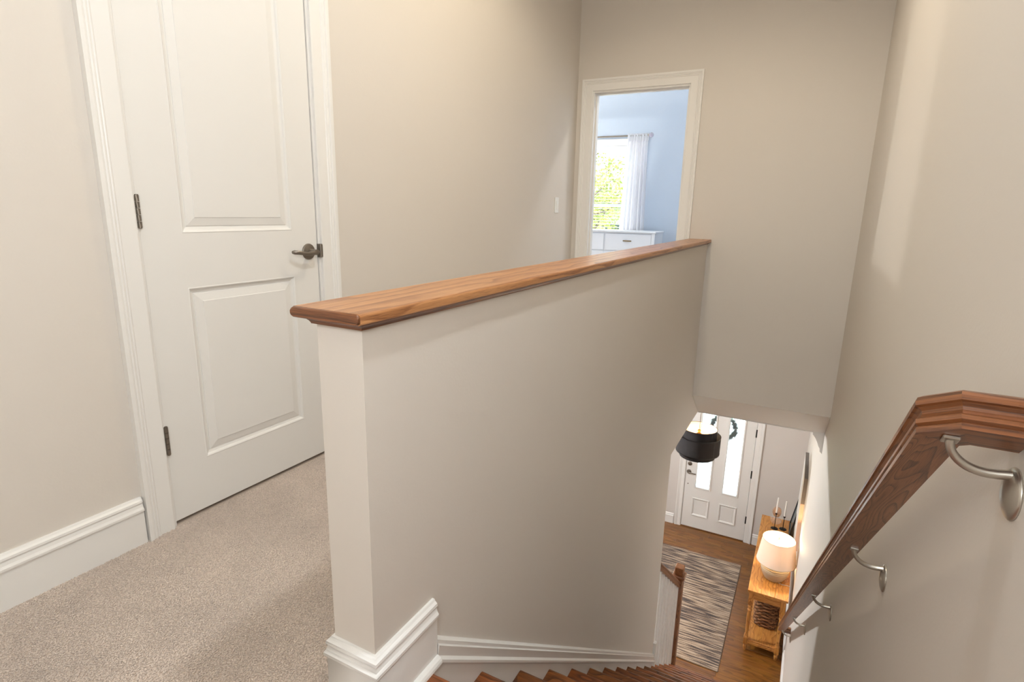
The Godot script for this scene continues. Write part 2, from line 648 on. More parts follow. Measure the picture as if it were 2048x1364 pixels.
	var crown := [Vector2(0, 0), Vector2(0.085, 0), Vector2(0.085, -0.02), Vector2(0.074, -0.032), Vector2(0.06, -0.05), Vector2(0.043, -0.085), Vector2(0.03, -0.118), Vector2(0.021, -0.128), Vector2(0.016, -0.158), Vector2(0.004, -0.168), Vector2(0, -0.18)]
	run_moulding(b, crown, [Vector2(RIGHT, -4.93), Vector2(RIGHT, FRONT), Vector2(-5.1, FRONT)], FCEIL, 1.0)
	struct("trim_crown", b, M.trim_paint, "white crown moulding at the foyer ceiling beside the stairwell", "moulding")


func wall_with_holes(b: B, x0: float, x1: float, y0: float, y1: float, z0: float, z1: float, holes: Array) -> void:
	var xs := [x0, x1]
	for h in holes: xs += [h[0], h[1]]
	xs.sort()
	for i in xs.size() - 1:
		if xs[i + 1] - xs[i] < 1e-5: continue
		var m: float = (xs[i] + xs[i + 1]) / 2.0
		var cut := []
		for h in holes:
			if m > h[0] and m < h[1]: cut = h
		if cut.is_empty():
			slab(xs[i], xs[i + 1], y0, y1, z0, z1, b)
		else:
			if cut[2] > y0 + 1e-4: slab(xs[i], xs[i + 1], y0, cut[2], z0, z1, b)
			if cut[3] < y1 - 1e-4: slab(xs[i], xs[i + 1], cut[3], y1, z0, z1, b)


const WX0 := -3.36    # bedroom window in view
const WX1 := -2.40
const WY0 := -0.33
const WY1 := 0.93


func bedroom_shell() -> void:
	var b := B.new()
	wall_with_holes(b, -5.3, RIGHT, FCEIL, CEIL, FRONT - 0.15, FRONT, [[WX0, WX1, WY0, WY1], [-4.75, -3.8, WY0, WY1]])
	struct("wall_bedroom_front", b, M.blue_paint, "pale blue bedroom wall holding the bright window", "wall")
	b = B.new()
	slab(-0.62, -0.5, FLOOR2, CEIL, FAR - 0.115, FRONT, b)
	struct("wall_bedroom_right", b, M.blue_paint, "pale blue side wall of the bedroom", "wall")
	b = B.new()
	slab(-5.15, -5.149, FLOOR2, CEIL, FAR - 0.13, FRONT, b)
	slab(-5.15, OX0 - 0.1, FLOOR2, CEIL, FAR - 0.13, FAR - 0.1155, b)
	slab(OX1 + 0.1, -0.5, FLOOR2, CEIL, FAR - 0.13, FAR - 0.1155, b)
	slab(OX0 - 0.1, OX1 + 0.1, OTOP + 0.1, CEIL, FAR - 0.13, FAR - 0.1155, b)
	slab(-5.15, LEFT - 0.12, FLOOR2, CEIL, FAR - 0.1155, FAR - 0.05, b)
	struct("wall_bedroom_back", b, M.blue_paint, "pale blue bedroom wall around the doorway, seen from inside", "wall")


# ---------------------------------------------------------------- stairs
func nose(k: int) -> Vector2:   # (z, y) of the k-th nosing; 1 is the landing's edge
	return Vector2(NOSE_Z - RUN * (k - 1), NOSE_Y - RISE * (k - 1))


func stairs() -> void:
	var st := thing("staircase", "stained oak staircase descending between the half wall and handrail wall", "staircase", Vector3.ZERO)
	var x0 := HALF + 0.0155
	var x1 := RIGHT - 0.0155
	for k in range(2, 18):
		var n := nose(k)
		var a: float = x0 if k <= 12 else -0.792
		var b := B.new()
		# grain (own X) across the stair; rounded nosing on the far edge
		var prof: Array = arc(Vector2(-n.x - 0.013, n.y - 0.015), Vector2(0.013, 0.015), -90, 90, 6) + [Vector2(-n.x - RUN - 0.0, n.y), Vector2(-n.x - RUN - 0.0, n.y - 0.03)]
		var mid := Vector3((a + x1) / 2.0, n.y, n.x)
		var pr := []
		for p in prof: pr.append(Vector2(p.x + n.x, p.y - n.y))
		b.prism(pr, Transform3D(Basis(Vector3(0, 0, -1), Vector3.UP, Vector3(1, 0, 0)), Vector3(a - mid.x, 0, 0)), x1 - a)
		part("tread", b, M.tread[k % 8], st, Transform3D(Basis(), mid))
	for k in range(1, 18):
		var n := nose(k)
		var b := B.new()
		var low: float = nose(k + 1).y if k < 17 else FLOOR1
		slab(x0 if k < 12 else -0.757, x1, low - 0.0, n.y - 0.0305, n.x + 0.024, n.x + 0.042, b)
		part("riser", b, M.trim_paint, st)
	# skirt boards: their top runs just above the nosings
	for side in 2:
		var zs := [0.985, 3.885] if side == 0 else [0.985, 5.2]
		var top := func(z: float) -> float: return NOSE_Y - RISE / RUN * (z + NOSE_Z) + 0.092
		var poly := [Vector2(0.95, -1.114), Vector2(zs[0], -1.114), Vector2(zs[0], top.call(zs[0])), Vector2(zs[1], top.call(zs[1])), Vector2(zs[1], max(top.call(zs[1]) - 0.5, FLOOR1)), Vector2(0.95, top.call(zs[0]) - 0.5)]
		var b := B.new()
		b.prism(poly, Transform3D(Basis(Vector3(0, 0, -1), Vector3.UP, Vector3(1, 0, 0)), Vector3(HALF if side == 0 else RIGHT - 0.015, 0, 0)), 0.015)
		part("skirt_board", b, M.trim_paint, st)
		b = B.new()
		var d := Vector3(0, -RISE, -RUN).normalized()
		var sx := 1.0 if side == 0 else -1.0
		var up := Vector3(0, RUN, -RISE).normalized()
		var wall := HALF if side == 0 else RIGHT
		var cap := [Vector2(0, -0.056), Vector2(0.017, -0.056), Vector2(0.024, -0.05), Vector2(0.024, -0.043), Vector2(0.016, -0.036), Vector2(0.02, -0.012), Vector2(0.014, -0.008), Vector2(0.014, 0), Vector2(0.006, 0.006), Vector2(0, 0.006)]
		var fr := []
		for z in zs:
			# plumb ends: shear each frame along the slope
			fr.append(Transform3D(Basis(Vector3(sx, 0, 0), Vector3(0, 1.0 / up.y, 0), d), Vector3(wall, top.call(z), -z)))
		b.sweep(cap, fr)
		part("cap_moulding", b, M.trim_paint, st)
		if side == 0:
			b = B.new()
			var yb: float = top.call(3.885)
			b.box(Vector3(HALF, yb - 0.12, -3.9), Vector3(HALF + 0.022, yb + 0.115, -3.868))
			part("end_block", b, M.trim_paint, st)
	# closed stringer under the open treads
	var sb := B.new()
	sb.prism([Vector2(3.885, nose(12).y - 0.035), Vector2(5.07, nose(17).y - 0.035), Vector2(5.07, FLOOR1), Vector2(3.885, FLOOR1)], Transform3D(Basis(Vector3(0, 0, -1), Vector3.UP, Vector3(1, 0, 0)), Vector3(-0.775, 0, 0)), 0.018)
	part("stringer", sb, M.trim_paint, st)
	# landing: oak boards and a nosing at the top of the flight
	var ld := structs("floor_landing", "oak boards of the landing at the top of the stairs", "floor", Vector3.ZERO)
	var r := RandomNumberGenerator.new()
	r.seed = 8
	var z := NOSE_Z + 0.09
	while z < 1.5:
		board("plank", Vector3(-0.741, FLOOR2 - 0.02, z), Vector3(RIGHT, NOSE_Y + 0.004, min(z + 0.0815, 1.5)), "x", M.tread[r.randi() % 8], ld, 0.001)
		z += 0.0825
	var nb := B.new()
	var np: Array = arc(Vector2(0.013, -0.015), Vector2(0.013, 0.015), -90, 90, 6) + [Vector2(-0.065, 0), Vector2(-0.065, -0.03)]
	var w := RIGHT - (-0.741)
	nb.prism(np, Transform3D(Basis(Vector3(0, 0, -1), Vector3.UP, Vector3(1, 0, 0)), Vector3(-w / 2.0, 0, 0)), w)
	part("landing_nosing", nb, M.tread[2], ld, Transform3D(Basis(), Vector3((RIGHT - 0.741) / 2.0, NOSE_Y + 0.004, NOSE_Z + 0.026)))


func half_wall_cap() -> void:
	var o := thing("oak_ledge", "long oak ledge board running along the top of the half wall", "ledge", Vector3(-0.785, -0.224, FAR))
	# own X runs along the wall (towards the viewer); frame: local y up, local z = -x of the scene
	var bs := axis_basis("z")
	var b := B.new()
	var L := -0.738 - FAR
	var hw := 0.086
	var p: Array = []
	var y0 := 0.015
	var y1 := 0.037
	p += arc(Vector2(hw - 0.004, y0 + 0.004), Vector2(0.004, 0.004), -90, 0, 3)
	p += arc(Vector2(hw - 0.007, y1 - 0.007), Vector2(0.007, 0.007), 0, 90, 5)
	p += arc(Vector2(-hw + 0.007, y1 - 0.007), Vector2(0.007, 0.007), 90, 180, 5)
	p += arc(Vector2(-hw + 0.004, y0 + 0.004), Vector2(0.004, 0.004), 180, 270, 3)
	b.sweep(p, [Transform3D(Basis(Vector3(0, 0, 1), Vector3.UP, Vector3(1, 0, 0)), Vector3.ZERO), Transform3D(Basis(Vector3(0, 0, 1), Vector3.UP, Vector3(1, 0, 0)), Vector3(L - 0.006, 0, 0))])
	part("cap_board", b, M.cap[0], o, Transform3D(bs, Vector3.ZERO))
	# a cross-grain end piece closes the board towards the viewer; own X lies across the wall
	b = B.new()
	var q2: Array = arc(Vector2(0.002, y0 + 0.003), Vector2(0.004, 0.003), -90, 0, 3) + arc(Vector2(0.001, y1 - 0.006), Vector2(0.005, 0.006), 0, 90, 5) + [Vector2(0, y1), Vector2(0, y0)]
	var fe := []
	for e in [[-hw, 0.007], [-hw + 0.002, 0.003], [-hw + 0.007, 0.0003], [hw - 0.007, 0.0003], [hw - 0.002, 0.003], [hw, 0.007]]:
		var ky: float = 1.0 - e[1] * 2.0 / (y1 - y0)
		fe.append(Transform3D(Basis(Vector3(0, 0, 1), Vector3(0, ky, 0), Vector3(1, 0, 0)), Vector3(e[0], (y0 + y1) / 2.0 * (1.0 - ky), 0)))
	b.sweep(q2, fe)
	part("end_piece", b, M.straight[3], o, Transform3D(Basis(), Vector3(0, 0, L - 0.0058)))
	# scotia moulding under the board, round both sides and the end
	var prof := [Vector2(0, 0), Vector2(0.007, 0), Vector2(0.008, 0.003), Vector2(0.010, 0.006), Vector2(0.014, 0.010), Vector2(0.019, 0.012), Vector2(0.020, 0.015), Vector2(0, 0.015)]
	var hl := 0.058
	var e := -0.776 - FAR
	for q in [[[Vector2(0, -hl), Vector2(e, -hl)], 1.0], [[Vector2(0, hl), Vector2(e, hl)], -1.0]]:
		b = B.new()
		moulding_mitred(b, prof, q[0], q[1], false, true)
		part("moulding", b, M.straight[2], o, Transform3D(bs, Vector3.ZERO))
	b = B.new()
	moulding_mitred(b, prof, [Vector2(-hl, 0), Vector2(hl, 0)], 1.0, true, true)
	part("moulding", b, M.straight[0], o, Transform3D(Basis(Vector3(-1, 0, 0), Vector3.UP, Vector3(0, 0, -1)), Vector3(0, 0, e)))


# straight moulding along own X with outside mitres at its ends
func moulding_mitred(b: B, prof: Array, pts: Array, side: float, m0: bool, m1: bool) -> void:
	var frames := []
	for i in 2:
		var k := 0.0
		if i == 0 and m0: k = -1.0
		if i == 1 and m1: k = 1.0
		frames.append(Transform3D(Basis(Vector3(k, 0, -side), Vector3.UP, Vector3(1, 0, 0)), Vector3(pts[i].x, 0, pts[i].y)))
	b.sweep(prof, frames)


const BASE := [Vector2(0, 0), Vector2(0.014, 0), Vector2(0.014, 0.118), Vector2(0.0195, 0.12), Vector2(0.0195, 0.127), Vector2(0.015, 0.134), Vector2(0.0125, 0.143), Vector2(0.0125, 0.147), Vector2(0.0155, 0.149), Vector2(0.0145, 0.156), Vector2(0.009, 0.161), Vector2(0.006, 0.166), Vector2(0, 0.166)]
const CASING := [Vector2(0, 0), Vector2(0.011, 0), Vector2(0.0125, 0.004), Vector2(0.0125, 0.05), Vector2(0.0155, 0.053), Vector2(0.0165, 0.056), Vector2(0.0145, 0.059), Vector2(0.017, 0.062), Vector2(0.0185, 0.066), Vector2(0.0165, 0.07), Vector2(0.0205, 0.073), Vector2(0.022, 0.078), Vector2(0.022, 0.089), Vector2(0, 0.089)]


func baseboards() -> void:
	var y := FLOOR2 - 0.006
	var b := B.new()
	run_moulding(b, BASE, [Vector2(LEFT, 1.5), Vector2(LEFT, DZ0 + 0.088)], y, -1.0)
	struct("baseboard_left", b, M.trim_paint, "white baseboard left of the panelled hall door", "baseboard")
	b = B.new()
	run_moulding(b, BASE, [Vector2(LEFT, DZ1 - 0.088), Vector2(LEFT, FAR)], y, -1.0)
	struct("baseboard_left", b, M.trim_paint, "white baseboard right of the panelled hall door", "baseboard")
	b = B.new()
	run_moulding(b, BASE, [Vector2(HALF_L, FAR), Vector2(HALF_L, -0.776), Vector2(HALF, -0.776), Vector2(HALF, -0.985)], y, -1.0)
	struct("baseboard_stair", b, M.trim_paint, "white baseboard wrapping the end of the half wall", "baseboard")
	b = B.new()
	var quarter: Array = [Vector2(0, 0)] + arc(Vector2(0, 0), Vector2(0.016, 0.018), 0, 90, 4)
	run_moulding(b, quarter, [Vector2(HALF_L - 0.014, -0.762), Vector2(HALF + 0.014, -0.762), Vector2(HALF + 0.014, -0.984)], NOSE_Y + 0.004, -1.0)
	struct("trim_shoe", b, M.trim_paint, "white shoe moulding at the foot of the half wall baseboard", "moulding")
	b = B.new()
	run_moulding(b, BASE, [Vector2(RIGHT, 1.5), Vector2(RIGHT, -0.985)], y, 1.0)
	struct("baseboard_right", b, M.trim_paint, "white baseboard on the landing under the handrail wall", "baseboard")
	b = B.new()
	run_moulding(b, BASE, [Vector2(RIGHT, -5.2), Vector2(RIGHT, FRONT), Vector2(-0.27, FRONT)], FLOOR1, 1.0)
	struct("baseboard_foyer", b, M.trim_paint, "white foyer baseboard behind the console table", "baseboard")
	b = B.new()
	run_moulding(b, BASE, [Vector2(-1.405, FRONT), Vector2(-5.1, FRONT)], FLOOR1, 1.0)
	struct("baseboard_foyer", b, M.trim_paint, "white foyer baseboard left of the front door", "baseboard")
	b = B.new()
	var f: Array = BASE
	run_moulding(b, f, [Vector2(-0.5 - 0.12, FRONT), Vector2(-5.1, FRONT)], y, 1.0)
	struct("baseboard_bedroom", b, M.trim_paint, "white bedroom baseboard behind the dresser", "baseboard")


# a casing leg or head: profile (proud, across); laid from p0 to p1 along the wall's face with optional mitres
func casing_piece(called: String, p0: Vector3, p1: Vector3, outv: Vector3, proud: Vector3, mitre0: float, mitre1: float, parent: Node3D) -> void:
	var b := B.new()
	var d := (p1 - p0).normalized()
	var f0 := Transform3D(Basis(proud, outv - d * mitre0, d), p0)
	var f1 := Transform3D(Basis(proud, outv + d * mitre1, d), p1)
	b.sweep(CASING, [f0, f1])
	part(called, b, M.trim_paint, parent)


# nested rectangles of (inset, depth) pressed into the face of a door, with the flat left between
func pressed_panel(b: B, f: Transform3D, r: Rect2, rings: Array) -> void:
	var prev := []
	for ring in rings:
		var q := r.grow(-ring[0])
		var cur := [Vector3(q.position.x, q.position.y, ring[1]), Vector3(q.end.x, q.position.y, ring[1]), Vector3(q.end.x, q.end.y, ring[1]), Vector3(q.position.x, q.end.y, ring[1])]
		if prev:
			for i in 4:
				var j := (i + 1) % 4
				face(b, f, prev[i], prev[j], cur[j], cur[i])
		prev = cur
	face(b, f, prev[0], prev[1], prev[2], prev[3])


# a quad that looks towards the frame's +z
func face(b: B, f: Transform3D, a: Vector3, c: Vector3, d: Vector3, e: Vector3) -> void:
	var n := (c - a).cross(d - a)
	if n.length() < 1e-12: n = (d - a).cross(e - a)
	if n.z > 0.0: b.quad(f * a, f * e, f * d, f * c)
	else: b.quad(f * a, f * c, f * d, f * e)


# slab of a door: rect (0,0)-(w,h) in the frame, face at z = 0, thickness t behind; holes are panels pressed or cut
func door_slab(b: B, f: Transform3D, w: float, h: float, t: float, panels: Array, open: bool) -> void:
	var xs := [0.0, w]
	var ys := [0.0, h]
	for p in panels:
		xs += [p.position.x, p.end.x]
		ys += [p.position.y, p.end.y]
	xs.sort(); ys.sort()
	for i in xs.size() - 1:
		for j in ys.size() - 1:
			if xs[i + 1] - xs[i] < 1e-5 or ys[j + 1] - ys[j] < 1e-5: continue
			var m := Vector2((xs[i] + xs[i + 1]) / 2, (ys[j] + ys[j + 1]) / 2)
			var inside := false
			for p in panels:
				if p.has_point(m): inside = true
			if inside: continue
			face(b, f, Vector3(xs[i], ys[j], 0), Vector3(xs[i + 1], ys[j], 0), Vector3(xs[i + 1], ys[j + 1], 0), Vector3(xs[i], ys[j + 1], 0))
			if open:
				b.quad(f * Vector3(xs[i], ys[j], -t), f * Vector3(xs[i + 1], ys[j], -t), f * Vector3(xs[i + 1], ys[j + 1], -t), f * Vector3(xs[i], ys[j + 1], -t))
	if not open:
		b.quad(f * Vector3(0, 0, -t), f * Vector3(w, 0, -t), f * Vector3(w, h, -t), f * Vector3(0, h, -t))
	var c := [Vector2(0, 0), Vector2(w, 0), Vector2(w, h), Vector2(0, h)]
	for i in 4:
		var p: Vector2 = c[i]
		var q: Vector2 = c[(i + 1) % 4]
		b.quad(f * Vector3(p.x, p.y, 0), f * Vector3(p.x, p.y, -t), f * Vector3(q.x, q.y, -t), f * Vector3(q.x, q.y, 0))


func hinge_mesh(h: float, r := 0.0065) -> B:
	var b := B.new()
	for i in 5:
		b.lathe([Vector2(0, h * i / 5.0 + 0.0008), Vector2(r, h * i / 5.0 + 0.0008), Vector2(r, h * (i + 1) / 5.0 - 0.0008), Vector2(0, h * (i + 1) / 5.0 - 0.0008)], 10)
	b.lathe([Vector2(0, -0.003), Vector2(r * 0.8, -0.002), Vector2(r * 0.8, 0.001), Vector2(0, 0.001)], 10)
	b.lathe([Vector2(0, h - 0.001), Vector2(r * 0.8, h - 0.001), Vector2(r * 0.8, h + 0.002), Vector2(0, h + 0.003)], 10)
	return b


# lever handle: own +z out of the door, lever towards own +x
func lever(parent: Node3D, at: Transform3D, m: Material, r := 0.033, with_lock := true) -> void:
	var b := B.new()
	b.T = Transform3D(Basis(Vector3.RIGHT, Vector3(0, 0, 1), Vector3(0, -1, 0)), Vector3())
	b.lathe([Vector2(0, 0), Vector2(r, 0), Vector2(r, 0.003), Vector2(r - 0.003, 0.007), Vector2(r * 0.55, 0.010), Vector2(0.012, 0.012), Vector2(0.0105, 0.04), Vector2(0.0115, 0.052), Vector2(0, 0.053)], 28)
	var o := part("handle_rosette", b, m, parent, at)
	b = B.new()
	var fr := []
	for e in [[-0.014, 0.0, 0.046, 0.006], [-0.008, 0.001, 0.046, 0.0095], [0.0, 0.001, 0.047, 0.0105], [0.02, 0.003, 0.049, 0.0085], [0.045, 0.004, 0.05, 0.0075], [0.07, 0.001, 0.049, 0.0075], [0.09, -0.003, 0.045, 0.0085], [0.104, -0.004, 0.037, 0.0085], [0.108, -0.004, 0.031, 0.006]]:
		fr.append(Transform3D(Basis(Vector3(0, e[3], 0), Vector3(0, 0, 0.0055), Vector3(1, 0, 0)), Vector3(e[0], e[1], e[2])))
	b.sweep(arc(Vector2.ZERO, Vector2.ONE, 0, 324, 9), fr, true, true)
	part("lever", b, m, o)


func hall_door() -> void:
	var w := 0.708
	var y0 := FLOOR2 + 0.012
	var o := structs("door_1", "white two-panel interior door with a nickel lever handle", "door", Vector3(LEFT, y0, DZ0 - 0.021))
	# frame: x of the door runs along -z of the scene, face looks to +x
	var f := Transform3D(Basis(Vector3(0, 0, -1), Vector3.UP, Vector3(1, 0, 0)), Vector3(-0.004, 0, 0))
	var b := B.new()
	var pans := [Rect2(0.132, 0.19, 0.452, 0.618), Rect2(0.132, 0.99, 0.452, 0.9)]
	door_slab(b, f, w, 2.032, 0.035, pans, false)
	part("door_leaf", b, M.door_paint, o)
	for p in pans:
		b = B.new()
		pressed_panel(b, f, p, [[0.0, 0.0], [0.003, 0.0012], [0.007, -0.001], [0.011, -0.0065], [0.019, -0.0095], [0.023, -0.0098], [0.0235, -0.0075], [0.05, -0.0022], [0.0515, -0.0005]])
		part("door_panel", b, M.door_paint, o)
	for y in [-0.078, -0.834, 0.68]:
		part("hinge", hinge_mesh(0.099), M.dark_nickel, o, Transform3D(Basis(), Vector3(0.003, y - y0, 0.001)))
	var hx := -1.685 - (DZ0 - 0.021)
	# the lever points back towards the hinges (+z), so the handle's own frame is mirrored by turning it about its axis
	lever(o, Transform3D(Basis(Vector3(0, 0, 1), Vector3(0, -1, 0), Vector3(1, 0, 0)), Vector3(-0.004, -0.186 - y0, hx)), M.dark_nickel)
	# frame round the leaf
	var c := structs("trim_1", "white moulded casing around the panelled hall door", "door casing", Vector3.ZERO)
	b = B.new()
	slab(LEFT - 0.12, LEFT + 0.0, FLOOR2 - 0.004, DTOP - 0.019, DZ0 - 0.0005, DZ0 - 0.0185, b)
	slab(LEFT - 0.12, LEFT + 0.0, FLOOR2 - 0.004, DTOP - 0.019, DZ1 + 0.0005, DZ1 + 0.0185, b)
	slab(LEFT - 0.12, LEFT + 0.0, DTOP - 0.0185, DTOP - 0.0005, DZ0 - 0.0005, DZ1 + 0.0005, b)
	slab(LEFT - 0.075, LEFT - 0.041, FLOOR2 - 0.004, DTOP - 0.0185, DZ0 - 0.0185, DZ0 - 0.03, b)
	slab(LEFT - 0.075, LEFT - 0.041, FLOOR2 - 0.004, DTOP - 0.0185, DZ1 + 0.0185, DZ1 + 0.03, b)
	part("jamb", b, M.trim_paint, c)
	var px := Vector3(1, 0, 0)
	casing_piece("casing", Vector3(LEFT, FLOOR2 - 0.006, DZ0 - 0.007), Vector3(LEFT, DTOP - 0.006, DZ0 - 0.007), Vector3(0, 0, 1), px, 0, 1, c)
	casing_piece("casing", Vector3(LEFT, FLOOR2 - 0.006, DZ1 + 0.007), Vector3(LEFT, DTOP - 0.006, DZ1 + 0.007), Vector3(0, 0, -1), px, 0, 1, c)
	casing_piece("casing", Vector3(LEFT, DTOP - 0.006, DZ0 - 0.007), Vector3(LEFT, DTOP - 0.006, DZ1 + 0.007), Vector3(0, 1, 0), px, 1, 1, c)
	b = B.new()
	b.cbox(Vector3(LEFT - 0.03, -0.186 - 0.026, DZ1 + 0.0185), Vector3(LEFT + 0.014, -0.186 + 0.03, DZ1 + 0.0205), 0.0009)
	b.cbox(Vector3(LEFT - 0.001, -0.186 - 0.026, DZ1 + 0.006), Vector3(LEFT + 0.015, -0.186 + 0.03, DZ1 + 0.0205), 0.003)
	part("strike_plate", b, M.dark_nickel, c)


func far_doorway() -> void:
	var c := structs("trim_2", "white casing around the open bedroom doorway", "door casing", Vector3.ZERO)
	var b := B.new()
	var z0 := FAR - 0.116
	slab(OX0 + 0.0005, OX0 + 0.0185, FLOOR2 - 0.004, OTOP - 0.019, z0, FAR, b)
	slab(OX1 - 0.0005, OX1 - 0.0185, FLOOR2 - 0.004, OTOP - 0.019, z0, FAR, b)
	slab(OX0 + 0.0005, OX1 - 0.0005, OTOP - 0.0185, OTOP - 0.0005, z0, FAR, b)
	slab(OX0 + 0.0185, OX0 + 0.03, FLOOR2 - 0.004, OTOP - 0.0185, FAR - 0.075, FAR - 0.041, b)
	slab(OX1 - 0.0185, OX1 - 0.03, FLOOR2 - 0.004, OTOP - 0.0185, FAR - 0.075, FAR - 0.041, b)
	slab(OX0 + 0.03, OX1 - 0.03, OTOP - 0.0185, OTOP - 0.03, FAR - 0.075, FAR - 0.041, b)
	part("jamb", b, M.trim_paint, c)
	for s in 2:
		var pz := Vector3(0, 0, 1) if s == 0 else Vector3(0, 0, -1)
		var zz := FAR if s == 0 else FAR - 0.1155
		casing_piece("casing", Vector3(OX0 + 0.007, FLOOR2 - 0.006, zz), Vector3(OX0 + 0.007, OTOP - 0.006, zz), Vector3(-1, 0, 0), pz, 0, 1, c)
		casing_piece("casing", Vector3(OX1 - 0.007, FLOOR2 - 0.006, zz), Vector3(OX1 - 0.007, OTOP - 0.006, zz), Vector3(1, 0, 0), pz, 0, 1, c)
		casing_piece("casing", Vector3(OX0 + 0.007, OTOP - 0.006, zz), Vector3(OX1 - 0.007, OTOP - 0.006, zz), Vector3(0, 1, 0), pz, 1, 1, c)
	for y in [0.70, -0.022]:
		b = B.new()
		b.cbox(Vector3(OX1 - 0.0205, y - 0.05, FAR - 0.115), Vector3(OX1 - 0.0186, y + 0.05, FAR - 0.08), 0.0008)
		part("hinge_leaf", b, M.nickel, c)


# ---------------------------------------------------------------- front door
func front_door() -> void:
	var x0 := -1.286
	var w := 0.898
	var y0 := FLOOR1 + 0.016
	var h := 2.41
	var o := structs("door_2", "white front door with two tall frosted panes", "front door", Vector3(x0, y0, FRONT))
	var f := Transform3D(Basis(), Vector3(0, 0, -0.004))
	var b := B.new()
	var glass := [Rect2(0.155, 0.672, 0.2, 1.46), Rect2(0.54, 0.672, 0.2, 1.46)]
	var low := [Rect2(0.128, 0.198, 0.246, 0.295), Rect2(0.514, 0.198, 0.246, 0.295)]
	door_slab(b, f, w, h, 0.045, glass + low, true)
	part("door_leaf", b, M.door_paint, o)
	for p in low:
		b = B.new()
		pressed_panel(b, f, p, [[0.0, 0.0], [0.0, 0.010], [0.008, 0.013], [0.02, 0.008], [0.03, -0.004], [0.034, -0.005], [0.036, -0.004], [0.05, -0.003]])
		part("door_panel", b, M.door_paint, o)
		b = B.new()
		pressed_panel(b, Transform3D(Basis(Vector3(-1, 0, 0), Vector3.UP, Vector3(0, 0, -1)), Vector3(p.position.x * 2 + p.size.x, 0, -0.049)), p, [[0.0, 0.0], [0.0, 0.001]])
		part("panel_back", b, M.door_paint, o)
	for p in glass:
		b = B.new()
		var q: Rect2 = p.grow(0.022)
		for e in [[q.position.x, p.position.x + 0.004, q.position.y, q.end.y], [p.end.x - 0.004, q.end.x, q.position.y, q.end.y], [p.position.x + 0.004, p.end.x - 0.004, q.position.y, p.position.y + 0.004], [p.position.x + 0.004, p.end.x - 0.004, p.end.y - 0.004, q.end.y]]:
			b.cbox(Vector3(e[0], e[2], -0.05), Vector3(e[1], e[3], 0.008), 0.006)
		part("glass_frame", b, M.door_paint, o)
		b = B.new()
		b.box(Vector3(p.position.x, p.position.y, -0.03), Vector3(p.end.x, p.end.y, -0.024))
		part("glass_pane", b, M.frosted, o)
	for e in [[0.046, -3.658], [0.044, -3.985]]:
		b = B.new()
		b.T = Transform3D(Basis(Vector3.RIGHT, Vector3(0, 0, 1), Vector3(0, -1, 0)), Vector3(e[0], e[1] - y0, -0.004))
		if e[1] > -3.8:
			b.lathe([Vector2(0, 0), Vector2(0.032, 0), Vector2(0.03, 0.008), Vector2(0.02, 0.012), Vector2(0.008, 0.013), Vector2(0.006, 0.03), Vector2(0, 0.03)], 20)
			part("deadbolt", b, M.dark_nickel, o)
		else:
			b.lathe([Vector2(0, 0), Vector2(0.009, 0), Vector2(0.008, 0.005), Vector2(0, 0.006)], 12)
			part("screw_cover", b, M.dark_nickel, o)
	lever(o, Transform3D(Basis(), Vector3(0.043, -3.789 - y0, -0.004)), M.dark_nickel, 0.034)
	for y in [-3.0, -3.63, -4.35]:
		part("hinge", hinge_mesh(0.11, 0.009), M.black_metal, o, Transform3D(Basis(), Vector3(w + 0.003, y - 0.05 - y0, 0.005)))
	b = B.new()
	b.cbox(Vector3(-0.006, -0.016, -0.14), Vector3(w + 0.006, -0.003, 0.0), 0.004)
	part("threshold", b, M.sill_brown, o)
	var c := structs("trim_3", "white casing around the front door", "door casing", Vector3.ZERO)
	b = B.new()
	slab(-1.3045, -1.29, FLOOR1, -2.266, FRONT - 0.149, FRONT, b)
	slab(-0.384, -0.3705, FLOOR1, -2.266, FRONT - 0.149, FRONT, b)
	slab(-1.3045, -0.3705, -2.266, -2.2505, FRONT - 0.149, FRONT, b)
	slab(-1.29, -1.274, FLOOR1, -2.2662, FRONT - 0.085, FRONT - 0.0505, b)
	slab(-0.4, -0.384, FLOOR1, -2.2662, FRONT - 0.085, FRONT - 0.0505, b)
	slab(-1.274, -0.4, -2.29, -2.2662, FRONT - 0.085, FRONT - 0.0505, b)
	part("jamb", b, M.trim_paint, c)
	var pz := Vector3(0, 0, 1)
	casing_piece("casing", Vector3(-1.298, FLOOR1, FRONT), Vector3(-1.298, -2.26, FRONT), Vector3(-1, 0, 0), pz, 0, 1, c)
	casing_piece("casing", Vector3(-0.376, FLOOR1, FRONT), Vector3(-0.376, -2.26, FRONT), Vector3(1, 0, 0), pz, 0, 1, c)
	casing_piece("casing", Vector3(-1.298, -2.26, FRONT), Vector3(-0.376, -2.26, FRONT), Vector3(0, 1, 0), pz, 1, 1, c)
	# wreath hanging outside, seen through the frosted panes
	var wr := thing("wreath", "dark leafy wreath hanging outside behind the frosted door panes", "wreath", Vector3(-0.837, -3.03, FRONT - 0.075))
	b = B.new()
	var r := RandomNumberGenerator.new()
	r.seed = 12
	var ring := []
	for i in 33:
		var t := TAU * i / 32.0
		ring.append(Vector3(cos(t) * 0.165, sin(t) * 0.165, 0))
	b.tube(ring, 0.02, 8, false)
	part("twig_ring", b, M.bark, wr)
	b = B.new()
	for i in 420:
		var t := r.randf() * TAU
		var c0 := Vector3(cos(t), sin(t), 0) * (0.165 + r.randf_range(-0.03, 0.035)) + Vector3(0, 0, r.randf_range(-0.02, 0.02))
		var d := Vector3(r.randf() - 0.5, r.randf() - 0.5, (r.randf() - 0.5) * 0.6).normalized() * 0.035
		var s := d.cross(Vector3(r.randf() - 0.5, r.randf() - 0.5, 1)).normalized() * 0.008
		b.quad(c0 - d, c0 + s, c0 + d, c0 - s)
